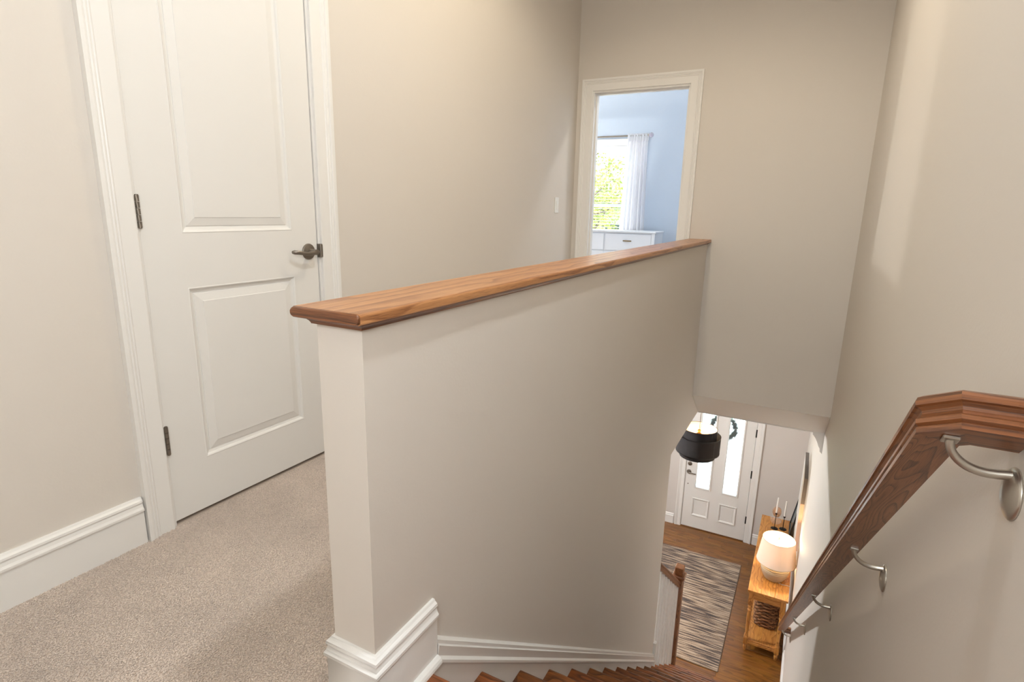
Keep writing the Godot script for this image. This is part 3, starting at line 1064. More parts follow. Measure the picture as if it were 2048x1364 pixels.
	part("leaves", b, M.wreath_leaf, wr).set_meta("kind", "stuff")


# ---------------------------------------------------------------- handrails
const RAIL := [Vector2(0.026, 0.0), Vector2(0.026, 0.008), Vector2(0.0235, 0.0105), Vector2(0.027, 0.0135), Vector2(0.027, 0.0195), Vector2(0.022, 0.0235), Vector2(0.0195, 0.029), Vector2(0.0205, 0.034), Vector2(0.0245, 0.038), Vector2(0.028, 0.0395), Vector2(0.0285, 0.046), Vector2(0.026, 0.052), Vector2(0.019, 0.057), Vector2(0.009, 0.0595)]


func rail_profile() -> Array:
	var p: Array = RAIL.duplicate()
	for i in range(RAIL.size() - 1, -1, -1):
		p.append(Vector2(-RAIL[i].x, RAIL[i].y))
	return p


# a straight length of rail from p to q; t0, t1 = tangents of the mitres
func rail_piece(called: String, p: Vector3, q: Vector3, up: Vector3, t0: float, t1: float, m: Material, parent: Node3D) -> MeshInstance3D:
	var d := (q - p).normalized()
	var side := d.cross(up).normalized()
	var L := p.distance_to(q)
	# own axes: X along the rail, Y up, Z = side
	var b := B.new()
	var f0 := Transform3D(Basis(Vector3(t0, 0, 1), Vector3.UP, Vector3(1, 0, 0)), Vector3.ZERO)
	var f1 := Transform3D(Basis(Vector3(t1, 0, 1), Vector3.UP, Vector3(1, 0, 0)), Vector3(L, 0, 0))
	b.sweep(rail_profile(), [f0, f1])
	return part(called, b, m, parent, Transform3D(Basis(d, up, side), p))


func wall_rail() -> void:
	var o := thing("handrail", "oak wall handrail with a mitred return descending the right stair wall", "handrail", Vector3.ZERO)
	var down := Vector3(0, -0.6295, -0.777).normalized()
	var up := Vector3(0, -down.z, down.y).normalized()
	var X := Vector3.RIGHT
	var corner := Vector3(0.15, -0.241, -0.914) - up * 0.05   # outer corner, lower face
	var t8 := tan(PI / 8.0)
	var a := corner + X * 0.028 + down * (0.028 * t8)
	var e := (X - down).normalized()
	var outer2 := corner + e * 0.058
	var c := outer2 + down * 0.028 + X * (0.028 * t8)
	var low := a + down * ((5.33 - 0.88) / 0.777)
	rail_piece("rail", low, a, up, 0, t8, M.rail[0], o)
	rail_piece("rail_return", a, c, up, -t8, t8, M.straight[1], o)
	rail_piece("rail_return", c, Vector3(RIGHT - 0.001, c.y, c.z), up, -t8, 0, M.straight[2], o)
	rail_piece("rail_return", low + down * 0.028, Vector3(RIGHT - 0.001, low.y + down.y * 0.028, low.z + down.z * 0.028), up, 0, 0, M.rail[4], o)
	for z in [-0.881, -1.567, -2.535, -3.733, -5.19]:
		var under: float = a.y + (z - a.z) * down.y / down.z
		var br := Node3D.new()
		br.name = "bracket"
		o.add_child(br, true)
		br.position = Vector3(RIGHT, under - 0.055, z)
		var b := B.new()
		b.T = Transform3D(Basis(Vector3(0, 0, 1), Vector3(-1, 0, 0), Vector3(0, -1, 0)), Vector3(0, -0.006, 0))
		b.lathe([Vector2(0, 0), Vector2(0.034, 0), Vector2(0.0345, 0.002), Vector2(0.032, 0.0045), Vector2(0.024, 0.008), Vector2(0.014, 0.0105), Vector2(0, 0.0115)], 28, true)
		part("rosette", b, M.nickel, br)
		b = B.new()
		var path := []
		var rad := []
		var hx := RIGHT - a.x - 0.011
		path = [Vector3(-0.006, 0.019, 0), Vector3(-0.02, 0.0165, 0)]
		for i in 13:
			var t := PI / 2 * i / 12.0
			path.append(Vector3(-0.03 - sin(t) * (hx - 0.03), 0.053 - cos(t) * 0.037, 0))
		for i in path.size():
			rad.append(lerpf(0.0064, 0.0054, i / 14.0))
		b.tube(path, rad, 10)
		part("arm", b, M.nickel, br)
		b = B.new()
		b.T = Transform3D(Basis(X, up, -down), Vector3(-hx, 0.0535, 0))
		b.cbox(Vector3(-0.0095, -0.003, -0.01), Vector3(0.0095, 0.0015, 0.01), 0.0012)
		part("saddle", b, M.nickel, br)


func balustrade() -> void:
	var x := -0.757
	var o := thing("stair_balustrade", "oak newel post and rail with white balusters at the foot of the stairs", "balustrade", Vector3(x, FLOOR1, -5.03))
	var under := func(z: float) -> float: return -3.13 - 0.805 * (-z - 4.49)
	var inv := -Vector3(x, FLOOR1, -5.03)
	var d := Vector3(0, -0.805, -1).normalized()
	var up := Vector3(0, 1, -0.805).normalized()
	var p0 := Vector3(x, under.call(-3.8), -3.8) + inv
	var p1 := Vector3(x, under.call(-4.99), -4.99) + inv
	rail_piece("rail", p0, p1, up, 0, 0, M.rail[5], o)
	for i in 9:
		var z := -3.905 - 0.13 * i
		var k := 2 + int(floor((-z + NOSE_Z) / RUN))
		var yb: float = nose(k).y
		var b := B.new()
		b.cbox(Vector3(x - 0.016, yb, z - 0.016) + inv, Vector3(x + 0.016, under.call(z) + 0.012, z + 0.016) + inv, 0.002)
		part("baluster", b, M.trim_paint, o)
	# newel: square post, neck moulding, block and cap
	var yb2: float = nose(17).y
	board("newel_post", Vector3(-0.043, yb2 + 4.7, -0.043), Vector3(0.043, 1.285, 0.043), "y", M.rail[6], o, 0.004)
	var nb := B.new()
	nb.cbox(Vector3(-0.05, 1.252, -0.05), Vector3(0.05, 1.272, 0.05), 0.006)
	nb.cbox(Vector3(-0.06, 1.27, -0.06), Vector3(0.06, 1.3, 0.06), 0.008)
	part("neck_moulding", nb, M.straight[0], o)
	nb = B.new()
	nb.cbox(Vector3(-0.041, 1.298, -0.041), Vector3(0.041, 1.385, 0.041), 0.007)
	part("newel_cap", nb, M.rail[3], o)


# ---------------------------------------------------------------- small hall things
func hall_small() -> void:
	var o := thing("light_switch", "white rocker light switch on the hall wall beside the bedroom doorway", "light switch", Vector3(LEFT, 0.045, -4.215))
	var b := B.new()
	b.cbox(Vector3(0, -0.06, -0.037), Vector3(0.006, 0.06, 0.037), 0.003)
	part("switch_plate", b, M.plastic_white, o)
	b = B.new()
	b.cbox(Vector3(0.005, -0.034, -0.0165), Vector3(0.009, 0.034, 0.0165), 0.002)
	part("rocker", b, M.plastic_white, o)


func carpet() -> void:
	# twisted pile of the hall carpet
	var b := B.new()
	for i in 4:
		var t0 := TAU * i / 4.0
		var t1 := TAU * (i + 1) / 4.0
		var a := Vector3(cos(t0), 0, sin(t0)) * 0.0026
		var c := Vector3(cos(t1), 0, sin(t1)) * 0.0026
		var e := Vector3(cos(t0 + 0.6), 0, sin(t0 + 0.6)) * 0.0028 + Vector3(0.0008, 0.0052, 0.0004)
		var h := Vector3(cos(t1 + 0.6), 0, sin(t1 + 0.6)) * 0.0028 + Vector3(0.0008, 0.0052, 0.0004)
		b.quad(a, c, h, e)
		b.tri(e, h, Vector3(0.0012, 0.0068, 0.0006))
	b.orient(0)
	var mm := MultiMesh.new()
	mm.transform_format = MultiMesh.TRANSFORM_3D
	mm.use_colors = true
	mm.mesh = b.mesh()
	var r := RandomNumberGenerator.new()
	r.seed = 77
	var shade := FastNoiseLite.new()
	shade.seed = 3
	shade.frequency = 2.4
	var xf := []
	var cols := []
	var base := Color8(214, 199, 187).srgb_to_linear()
	var step := 0.0037
	var z := 0.35
	while z > -2.3:
		var x := LEFT + 0.004
		while x < -0.855:
			var tone := 0.93 + shade.get_noise_2d(x, z) * 0.16
			var k: float = tone * r.randf_range(0.84, 1.08)
			var lean := shade.get_noise_2d(x + 9.0, z) * 0.7
			var bs := Basis(Vector3(r.randf_range(-1, 1), 0, r.randf_range(-1, 1)).normalized(), r.randf_range(-0.45, 0.45) + lean * 0.4).rotated(Vector3.UP, r.randf() * TAU).scaled(Vector3.ONE * r.randf_range(0.7, 1.02))
			xf.append(Transform3D(bs, Vector3(x + r.randf_range(-0.002, 0.002), FLOOR2 - 0.0065, z + r.randf_range(-0.002, 0.002))))
			cols.append(Color(base.r * k, base.g * k, base.b * k))
			x += step
		z -= step
	mm.instance_count = xf.size()
	for i in xf.size():
		mm.set_instance_transform(i, xf[i])
		mm.set_instance_color(i, cols[i])
	var o := MultiMeshInstance3D.new()
	o.name = "carpet_pile"
	o.multimesh = mm
	o.material_override = M.carpet_tuft
	add_child(o)
	o.position = UP
	tag(o, "greige cut pile carpet covering the upper hall floor", "carpet", "", "stuff")


# ---------------------------------------------------------------- foyer
func extra_materials() -> void:
	var fr := mat("frosted", Color(0.9, 0.97, 1.0, 0.02), 0.45)
	fr.refraction_enabled = true
	fr.refraction_scale = 0.03
	mat("bark", Color8(92, 74, 58), 0.9)
	mat("wreath_leaf", Color8(62, 58, 54), 0.85)
	var sh := mat("lamp_shade", Color8(250, 240, 226), 0.9)
	sh.backlight_enabled = true
	sh.backlight = Color(0.55, 0.5, 0.44)
	bump(mat("ceramic", Color8(178, 162, 138), 0.8), noise_texture(91, 256, 0.08, 3), 6.0, 0.35, false)
	mat("ceramic_pale", Color8(206, 190, 160), 0.75)
	var bk := mat("shade_black", Color8(40, 36, 36), 0.95)
	bk.backlight_enabled = true
	bk.backlight = Color(0.12, 0.1, 0.09)
	mat("shade_lining", Color8(240, 222, 200), 0.9)
	mat("wax", Color8(244, 240, 232), 0.5)
	mat("wicker", Color8(154, 108, 70), 0.7)
	mat("wicker_dark", Color8(112, 76, 48), 0.75)
	mat("frame_black", Color8(22, 21, 22), 0.35)
	mat("canvas_white", Color8(232, 228, 222), 0.8)
	mat("canvas_grey", Color8(118, 112, 108), 0.8)
	mat("canvas_peach", Color8(224, 190, 166), 0.8)
	var g := mat("clear_glass", Color(1, 1, 1, 0.08), 0.05)
	g.transparency = BaseMaterial3D.TRANSPARENCY_ALPHA
	g = mat("amber_glass", Color(0.85, 0.55, 0.2, 0.35), 0.05)
	g.transparency = BaseMaterial3D.TRANSPARENCY_ALPHA
	g = mat("window_glass", Color(1, 1, 1, 0.05), 0.02)
	g.transparency = BaseMaterial3D.TRANSPARENCY_ALPHA
	var bu := mat("bulb_glow", Color8(255, 244, 224), 0.4)
	bu.emission_enabled = true
	bu.emission = Color(1.0, 0.86, 0.66)
	bu.emission_energy_multiplier = 3.0
	bu = mat("bulb_glow_soft", Color8(255, 250, 244), 0.4)
	bu.emission_enabled = true
	bu.emission = Color(1.0, 0.98, 0.96)
	bu.emission_energy_multiplier = 2.0
	var sheer := mat("sheer", Color8(244, 246, 250), 0.9)
	sheer.backlight_enabled = true
	sheer.backlight = Color(0.9, 0.9, 0.92)
	var fg := mat("finial_glass", Color(0.9, 0.86, 0.9, 0.25), 0.1)
	fg.refraction_enabled = true
	fg.refraction_scale = 0.05
	mat("lawn", Color8(120, 150, 80), 0.95)
	mat("concrete", Color8(226, 228, 228), 0.9)
	mat("siding", Color8(206, 212, 214), 0.8)
	mat("roof_grey", Color8(110, 116, 120), 0.85)
	mat("dark_window", Color8(60, 84, 96), 0.2)
	var lf := mat("leaf", Color.WHITE, 0.7)
	lf.vertex_color_use_as_albedo = true
	lf.backlight_enabled = true
	lf.backlight = Color(0.4, 0.5, 0.2)


func foyer_things() -> void:
	# pendant
	var px := Vector3(-0.875, FCEIL, -6.2)
	var o := thing("pendant_light", "two-tier black drum pendant light hanging in the foyer", "pendant light", px)
	var b := B.new()
	b.lathe([Vector2(0, 0), Vector2(0.06, 0), Vector2(0.058, -0.02), Vector2(0.012, -0.025), Vector2(0, -0.025)], 20)
	part("canopy", b, M.dark_nickel, o)
	b = B.new()
	b.tube([Vector3(0, -0.02, 0), Vector3(0, -0.7, 0)], 0.0035, 8)
	part("stem", b, M.dark_nickel, o)
	b = B.new()
	b.lathe([Vector2(0, -0.64), Vector2(0.016, -0.645), Vector2(0.018, -0.66), Vector2(0.012, -0.675), Vector2(0.03, -0.69), Vector2(0.026, -0.76), Vector2(0, -0.77)], 16)
	part("socket_cluster", b, M.brass, o)
	pend_drum(o, "inner_drum", 0.19, -0.62, -0.955)
	pend_drum(o, "outer_drum", 0.235, -0.70, -0.90)
	b = B.new()
	for i in 3:
		var t := TAU * i / 3.0 + 0.5
		b.tube([Vector3(0, -0.66, 0), Vector3(cos(t) * 0.188, -0.64, sin(t) * 0.188)], 0.002, 6)
	part("spider", b, M.dark_nickel, o)
	b = B.new()
	b.lathe([Vector2(0, -0.935), Vector2(0.186, -0.935), Vector2(0.186, -0.94), Vector2(0, -0.94)], 32)
	part("diffuser", b, M.shade_lining, o)
	b = B.new()
	b.ball(Vector3(0, -0.81, 0), Vector3(0.03, 0.04, 0.03), 14, 10)
	part("bulb", b, M.bulb_glow, o)
	lamp(Vector3(0, -0.81, 0), 0.14, Color(1.0, 0.86, 0.7), 0.03, "lamp_light", o)
	# rug
	b = B.new()
	b.cbox(Vector3(-0.81, 0, -1.05), Vector3(0.81, 0.009, 1.05), 0.004)
	var rg := part("area_rug", b, M.rug_weave, null, Transform3D(Basis(), Vector3(-1.145, FLOOR1 + 0.0005, -6.5)))
	tag(rug_fix(rg), "striped grey and cream area rug on the foyer floor", "rug")
	console_table()
	table_lamp()
	basket()
	table_top_things()


func rug_fix(o: Node3D) -> Node3D:
	return o


func pend_drum(o: Node3D, called: String, r: float, y1: float, y0: float) -> void:
	var b := B.new()
	b.lathe([Vector2(r, y1), Vector2(r, y0), Vector2(r - 0.002, y0), Vector2(r - 0.002, y1)], 48, false, Vector3.ZERO, true)
	var d := part(called, b, M.shade_black, o)
	b = B.new()
	b.lathe([Vector2(r - 0.0025, y1 - 0.002), Vector2(r - 0.0025, y0 + 0.002), Vector2(r - 0.0035, y0 + 0.002), Vector2(r - 0.0035, y1 - 0.002)], 48, false, Vector3.ZERO, true)
	part("lining", b, M.shade_lining, d)
	for y in [y1 - 0.004, y0 + 0.004]:
		b = B.new()
		b.lathe([Vector2(r + 0.0015, y + 0.005), Vector2(r + 0.0015, y - 0.005), Vector2(r - 0.001, y - 0.005), Vector2(r - 0.001, y + 0.005)], 48, false, Vector3.ZERO, true)
		part("edge_band", b, M.frame_black, d)
	b = B.new()
	b.T = Transform3D(Basis(Vector3.UP, 0.95), Vector3.ZERO)
	b.box(Vector3(-0.004, y0, r - 0.003), Vector3(0.004, y1, r + 0.0015))
	part("seam", b, M.frame_black, d)


const TX0 := -0.168
const TX1 := 0.228
const TZ0 := -7.68
const TZ1 := -5.9
const TTOP := -3.93


func console_table() -> void:
	var o := thing("console_table", "honey pine console table with turned legs along the right foyer wall", "console table", Vector3((TX0 + TX1) / 2, FLOOR1, (TZ0 + TZ1) / 2))
	var inv := -o.position + UP
	var w := (TX1 - TX0) / 3.0
	for i in 3:
		board("top_board", Vector3(TX0 + w * i + 0.0004, TTOP - 0.026, TZ0) + inv, Vector3(TX0 + w * (i + 1) - 0.0004, TTOP, TZ1) + inv, "z", M.pine[i], o, 0.003)
	var y1 := TTOP - 0.026
	var y0 := y1 - 0.09
	board("apron", Vector3(TX0 + 0.04, y0, TZ1 - 0.045) + inv, Vector3(TX1 - 0.04, y1, TZ1 - 0.025) + inv, "x", M.pine[3], o)
	board("apron", Vector3(TX0 + 0.04, y0, TZ0 + 0.025) + inv, Vector3(TX1 - 0.04, y1, TZ0 + 0.045) + inv, "x", M.pine[4], o)
	board("apron", Vector3(TX0 + 0.03, y0, TZ0 + 0.04) + inv, Vector3(TX0 + 0.05, y1, TZ1 - 0.04) + inv, "z", M.pine[5], o)
	board("apron", Vector3(TX1 - 0.05, y0, TZ0 + 0.04) + inv, Vector3(TX1 - 0.03, y1, TZ1 - 0.04) + inv, "z", M.pine[6], o)
	var ys := FLOOR1 + 0.145
	for i in 2:
		var xa := TX0 + 0.03 + i * 0.168
		board("shelf_board", Vector3(xa, ys - 0.02, TZ0 + 0.03) + inv, Vector3(xa + 0.1675, ys, TZ1 - 0.03) + inv, "z", M.pine[2 + i], o, 0.002)
	board("shelf_rail", Vector3(TX0 + 0.05, ys - 0.05, TZ1 - 0.044) + inv, Vector3(TX1 - 0.05, ys - 0.02, TZ1 - 0.026) + inv, "x", M.pine[7], o)
	var prof := [[0.0, 0.012], [0.02, 0.018], [0.05, 0.021], [0.07, 0.014], [0.08, 0.022]]
	var leg := B.new()
	leg.cbox(Vector3(-0.025, 0.58, -0.025), Vector3(0.025, y1 - FLOOR1, 0.025), 0.002)
	leg.lathe([Vector2(0, 0), Vector2(0.014, 0), Vector2(0.018, 0.02), Vector2(0.021, 0.05), Vector2(0.015, 0.066), Vector2(0.023, 0.078), Vector2(0.023, 0.088), Vector2(0, 0.088)], 16)
	leg.cbox(Vector3(-0.024, 0.085, -0.024), Vector3(0.024, 0.165, 0.024), 0.002)
	leg.lathe([Vector2(0, 0.16), Vector2(0.023, 0.163), Vector2(0.025, 0.175), Vector2(0.018, 0.19), Vector2(0.021, 0.2), Vector2(0.015, 0.212), Vector2(0.017, 0.26), Vector2(0.021, 0.38), Vector2(0.022, 0.45), Vector2(0.016, 0.49), Vector2(0.022, 0.5), Vector2(0.024, 0.512), Vector2(0.017, 0.525), Vector2(0.024, 0.545), Vector2(0.024, 0.56), Vector2(0.018, 0.572), Vector2(0.024, 0.582), Vector2(0, 0.582)], 16)
	# legs own X along the grain
	var rot := axis_basis("y")
	for i in leg.v.size(): leg.v[i] = rot.inverse() * leg.v[i]
	var lm := leg.mesh()
	var k := 0
	for x in [TX0 + 0.042, TX1 - 0.042]:
		for z in [TZ0 + 0.042, TZ1 - 0.042]:
			part("leg", lm, M.pine[k + 2], o, Transform3D(rot, Vector3(x, FLOOR1, z) + inv))
			k += 1


func table_lamp() -> void:
	var c := Vector3(0.062, TTOP, -6.26)
	var o := thing("table_lamp", "lit table lamp with a ribbed pottery base and cream shade on the console table", "lamp", c)
	var b := B.new()
	var p := [Vector2(0, 0), Vector2(0.085, 0), Vector2(0.1, 0.012), Vector2(0.128, 0.06), Vector2(0.143, 0.105)]
	b.lathe(p + [Vector2(0.146, 0.13), Vector2(0, 0.13)], 40, true)
	part("base", b, M.ceramic, o)
	b = B.new()
	p = [Vector2(0, 0.128)]
	for i in 6:
		var y := 0.13 + i * 0.019
		var r: float = [0.147, 0.147, 0.143, 0.134, 0.119, 0.098][i]
		p += [Vector2(r - 0.012, y), Vector2(r, y + 0.005), Vector2(r, y + 0.012), Vector2(r - 0.012, y + 0.017)]
	p += [Vector2(0.07, 0.252), Vector2(0.035, 0.262), Vector2(0.03, 0.275), Vector2(0, 0.275)]
	b.lathe(p, 40)
	part("ribbed_shoulder", b, M.ceramic_pale, o)
	b = B.new()
	b.tube([Vector3(0, 0.27, 0), Vector3(0, 0.34, 0)], 0.011, 10)
	part("socket", b, M.brass, o)
	b = B.new()
	b.lathe([Vector2(0, 0.335), Vector2(0.014, 0.34), Vector2(0.02, 0.365), Vector2(0.03, 0.395), Vector2(0.026, 0.42), Vector2(0.012, 0.433), Vector2(0, 0.436)], 16, true)
	part("bulb", b, M.bulb_glow, o)
	lamp(Vector3(0, 0.395, 0), 0.36, Color(1.0, 0.86, 0.68), 0.03, "lamp_light", o)
	b = B.new()
	var hp := []
	for i in 17:
		var t := PI * i / 16.0
		hp.append(Vector3(cos(t) * 0.045, 0.33 + sin(t) * 0.15, 0))
	b.tube(hp, 0.0018, 6)
	part("harp", b, M.brass, o)
	b = B.new()
	b.lathe([Vector2(0, 0.478), Vector2(0.008, 0.48), Vector2(0.006, 0.488), Vector2(0.009, 0.497), Vector2(0, 0.505)], 12, true)
	part("finial", b, M.dark_nickel, o)
	b = B.new()
	var y0 := 0.215
	var y1 := 0.485
	b.lathe([Vector2(0.2, y0), Vector2(0.165, y1), Vector2(0.1635, y1), Vector2(0.1985, y0)], 56, false, Vector3.ZERO, true)
	var sh := part("shade", b, M.lamp_shade, o)
	for e in [[0.2, y0], [0.165, y1]]:
		b = B.new()
		var ring := []
		for i in 41:
			var t := TAU * i / 40.0
			ring.append(Vector3(cos(t) * e[0], e[1], sin(t) * e[0]))
		b.tube(ring, 0.0028, 6, false)
		part("shade_trim", b, M.ceramic_pale, sh)
	b = B.new()
	for i in 3:
		var t := TAU * i / 3.0 + 0.3
		b.tube([Vector3(0, 0.478, 0), Vector3(cos(t) * 0.164, 0.478, sin(t) * 0.164)], 0.0015, 6)
	part("shade_spider", b, M.brass, sh)
	b = B.new()
	b.tube([Vector3(0.05, 0.004, 0.07), Vector3(0.09, 0.004, 0.09), Vector3(0.14, 0.004, 0.083), Vector3(0.172, 0.002, 0.08), Vector3(0.182, -0.03, 0.08), Vector3(0.185, -0.4, 0.07)], 0.0028, 6)
	part("cord", b, M.plastic_white, o)


func basket() -> void:
	var o := thing("wicker_basket", "dark woven wicker basket on the console table shelf", "basket", Vector3(0.04, FLOOR1 + 0.146, -6.36))
	var hw := 0.13
	var hd := 0.17
	var at := func(t: float, k: float) -> Vector3:
		var c := cos(t)
		var s := sin(t)
		return Vector3(sign(c) * pow(abs(c), 0.55) * hw * k, 0, sign(s) * pow(abs(s), 0.55) * hd * k)
	var stakes := 22
	for row in 18:
		var y := 0.012 + row * 0.0205
		var k := 0.86 + 0.14 * row / 17.0
		var ring := []
		var n := stakes * 4
		for i in n + 1:
			var t := TAU * i / n
			var wob := 0.009 * sin(t * stakes / 2.0 + PI * row)
			var p: Vector3 = at.call(t, k)
			ring.append(p + p.normalized() * wob + Vector3(0, y + 0.003 * sin(t * 7.0 + row), 0))
		var b := B.new()
		b.tube(ring, 0.0105, 6, false)
		part("weave_strand", b, M.wicker if row % 3 else M.wicker_dark, o)
	var b2 := B.new()
	for i in stakes:
		var t := TAU * (i + 0.5) / stakes
		var p: Vector3 = at.call(t, 0.86)
		var q: Vector3 = at.call(t, 1.0)
		b2.tube([p, q + Vector3(0, 0.37, 0)], 0.005, 6)
	part("stake", b2, M.wicker_dark, o)
	b2 = B.new()
	b2.lathe([Vector2(0, 0), Vector2(1, 0), Vector2(1, 0.008), Vector2(0, 0.008)], 24, false, Vector3(), false, hw * 0.82, hd * 0.82)
	part("bottom", b2, M.wicker_dark, o)


func table_top_things() -> void:
	for e in [[0.0, -7.375, 0.205, "left"], [0.098, -7.41, 0.165, "right"]]:
		var c := Vector3(e[0], TTOP, e[1])
		var where: String = "taller black candlestick standing before the glass vase" if e[3] == "left" else "shorter black candlestick beside the leaning black frame"
		var o := thing("candlestick", where, "candlestick", c, "candlesticks on the console table")
		var b := B.new()
		b.lathe([Vector2(0, 0), Vector2(0.042, 0), Vector2(0.044, 0.003), Vector2(0.04, 0.007), Vector2(0.008, 0.012), Vector2(0, 0.012)], 24)
		part("foot", b, M.black_metal, o)
		b = B.new()
		b.tube([Vector3(0, 0.01, 0), Vector3(0, e[2], 0)], 0.004, 8)
		part("stem", b, M.black_metal, o)
		b = B.new()
		b.lathe([Vector2(0, e[2] - 0.002), Vector2(0.012, e[2]), Vector2(0.0135, e[2] + 0.02), Vector2(0.0115, e[2] + 0.02), Vector2(0.0115, e[2] + 0.006), Vector2(0, e[2] + 0.006)], 16)
		part("cup", b, M.black_metal, o)
		var cn := thing("candle", "white taper candle in the " + ("taller" if e[3] == "left" else "shorter") + " black candlestick", "candle", c + Vector3(0, e[2] + 0.0065, 0), "taper candles on the console table")
		b = B.new()
		b.lathe([Vector2(0, 0), Vector2(0.011, 0), Vector2(0.0105, 0.02), Vector2(0.008, 0.215), Vector2(0.004, 0.226), Vector2(0, 0.227)], 14, true)
		part("wax_taper", b, M.wax, cn)
		b = B.new()
		b.tube([Vector3(0, 0.225, 0), Vector3(0.001, 0.238, 0)], 0.0009, 5)
		part("wick", b, M.frame_black, cn)
	var o := thing("glass_vase", "clear and amber glass vase behind the candlesticks", "vase", Vector3(0.005, TTOP, -7.53))
	var b := B.new()
	var p: Array = []
	for q in [[0.03, 0.002], [0.055, 0.01], [0.07, 0.035], [0.07, 0.06], [0.055, 0.085], [0.035, 0.1], [0.032, 0.108]]: p.append(Vector2(q[0], q[1]))
	b.lathe([Vector2(0, 0.002)] + p, 32, true)
	part("lower_bowl", b, M.clear_glass, o)
	b = B.new()
	p = []
	for q in [[0.032, 0.109], [0.046, 0.125], [0.054, 0.15], [0.054, 0.18], [0.046, 0.205], [0.03, 0.222], [0.0, 0.228]]: p.append(Vector2(q[0], q[1]))
	b.lathe(p, 32, true)
	part("upper_dome", b, M.amber_glass, o)
	b = B.new()
	b.lathe([Vector2(0.031, 0.104), Vector2(0.036, 0.106), Vector2(0.036, 0.111), Vector2(0.031, 0.113)], 24, false, Vector3.ZERO, true)
	part("gold_collar", b, M.brass, o)
	# black frame leaning on the wall
	o = thing("picture_frame", "black framed picture leaning against the wall on the console table", "picture frame", Vector3(0.165, TTOP, -7.42))
	o.rotation.z = deg_to_rad(-9.5)
	b = B.new()
	var fw := 0.19
	var fh := 0.47
	for e in [[-fw, -fw + 0.025, 0.0, fh], [fw - 0.025, fw, 0.0, fh], [-fw + 0.025, fw - 0.025, 0.0, 0.025], [-fw + 0.025, fw - 0.025, fh - 0.025, fh]]:
		b.cbox(Vector3(0, e[2], e[0]), Vector3(0.022, e[3], e[1]), 0.002)
	part("frame", b, M.frame_black, o)
	b = B.new()
	b.box(Vector3(0.008, 0.02, -fw + 0.02), Vector3(0.014, fh - 0.02, fw - 0.02))
	part("picture", b, M.dark_window, o)
	# canvas on the wall
	o = thing("wall_canvas", "deep edged canvas on the wall above the lamp", "canvas", Vector3(RIGHT, -3.42, -6.98))
	b = B.new()
	b.cbox(Vector3(-0.041, -0.3, -0.4), Vector3(-0.039, 0.6, 0.4), 0.001)
	part("painted_face", b, M.canvas_white, o)
	b = B.new()
	b.box(Vector3(-0.0388, 0.29, -0.4), Vector3(-0.001, 0.6, 0.4))
	part("upper_edge", b, M.canvas_grey, o)
	b = B.new()
	b.box(Vector3(-0.0388, -0.3, -0.4), Vector3(-0.001, 0.2895, 0.4))
	part("lower_edge", b, M.canvas_peach, o)


# ---------------------------------------------------------------- bedroom
func window_unit(n: int, x0: float, x1: float, y0: float, y1: float, label: String) -> void:
	var o := structs("window_%d" % n, label, "window", Vector3(0, 0, FRONT))
	var b := B.new()
	for e in [[x0 + 0.001, x0 + 0.035, y0, y1], [x1 - 0.035, x1 - 0.001, y0, y1], [x0 + 0.035, x1 - 0.035, y0 + 0.001, y0 + 0.04], [x0 + 0.035, x1 - 0.035, y1 - 0.04, y1 - 0.001]]:
		b.cbox(Vector3(e[0], e[2], -0.12), Vector3(e[1], e[3], -0.05), 0.003)
	part("window_frame", b, M.white_wood, o)
	var ym := (y0 + y1) / 2.0 - 0.22
	for s in 2:
		var a: float = y0 + 0.04 if s == 0 else ym
		var c: float = ym + 0.035 if s == 0 else y1 - 0.04
		var z := -0.075 if s == 0 else -0.1
		b = B.new()
		for e in [[x0 + 0.035, x0 + 0.075, a, c], [x1 - 0.075, x1 - 0.035, a, c], [x0 + 0.075, x1 - 0.075, a, a + 0.04], [x0 + 0.075, x1 - 0.075, c - 0.04, c]]:
			b.cbox(Vector3(e[0], e[2], z - 0.015), Vector3(e[1], e[3], z + 0.015), 0.003)
		var sash := part("sash", b, M.white_wood, o)
		b = B.new()
		b.quad(Vector3(x0 + 0.07, a + 0.035, z), Vector3(x1 - 0.07, a + 0.035, z), Vector3(x1 - 0.07, c - 0.035, z), Vector3(x0 + 0.07, c - 0.035, z))
		part("glass_pane", b, M.window_glass, sash)
	b = B.new()
	b.cbox(Vector3(x0 - 0.11, y0 - 0.03, -0.05), Vector3(x1 + 0.11, y0, 0.045), 0.006)
	part("sill", b, M.trim_paint, o)
	casing_piece("casing", Vector3(x0, y0, 0), Vector3(x0, y1, 0), Vector3(-1, 0, 0), Vector3(0, 0, 1), 0, 1, o)
	casing_piece("casing", Vector3(x1, y0, 0), Vector3(x1, y1, 0), Vector3(1, 0, 0), Vector3(0, 0, 1), 0, 1, o)
	casing_piece("casing", Vector3(x0, y1, 0), Vector3(x1, y1, 0), Vector3(0, 1, 0), Vector3(0, 0, 1), 1, 1, o)


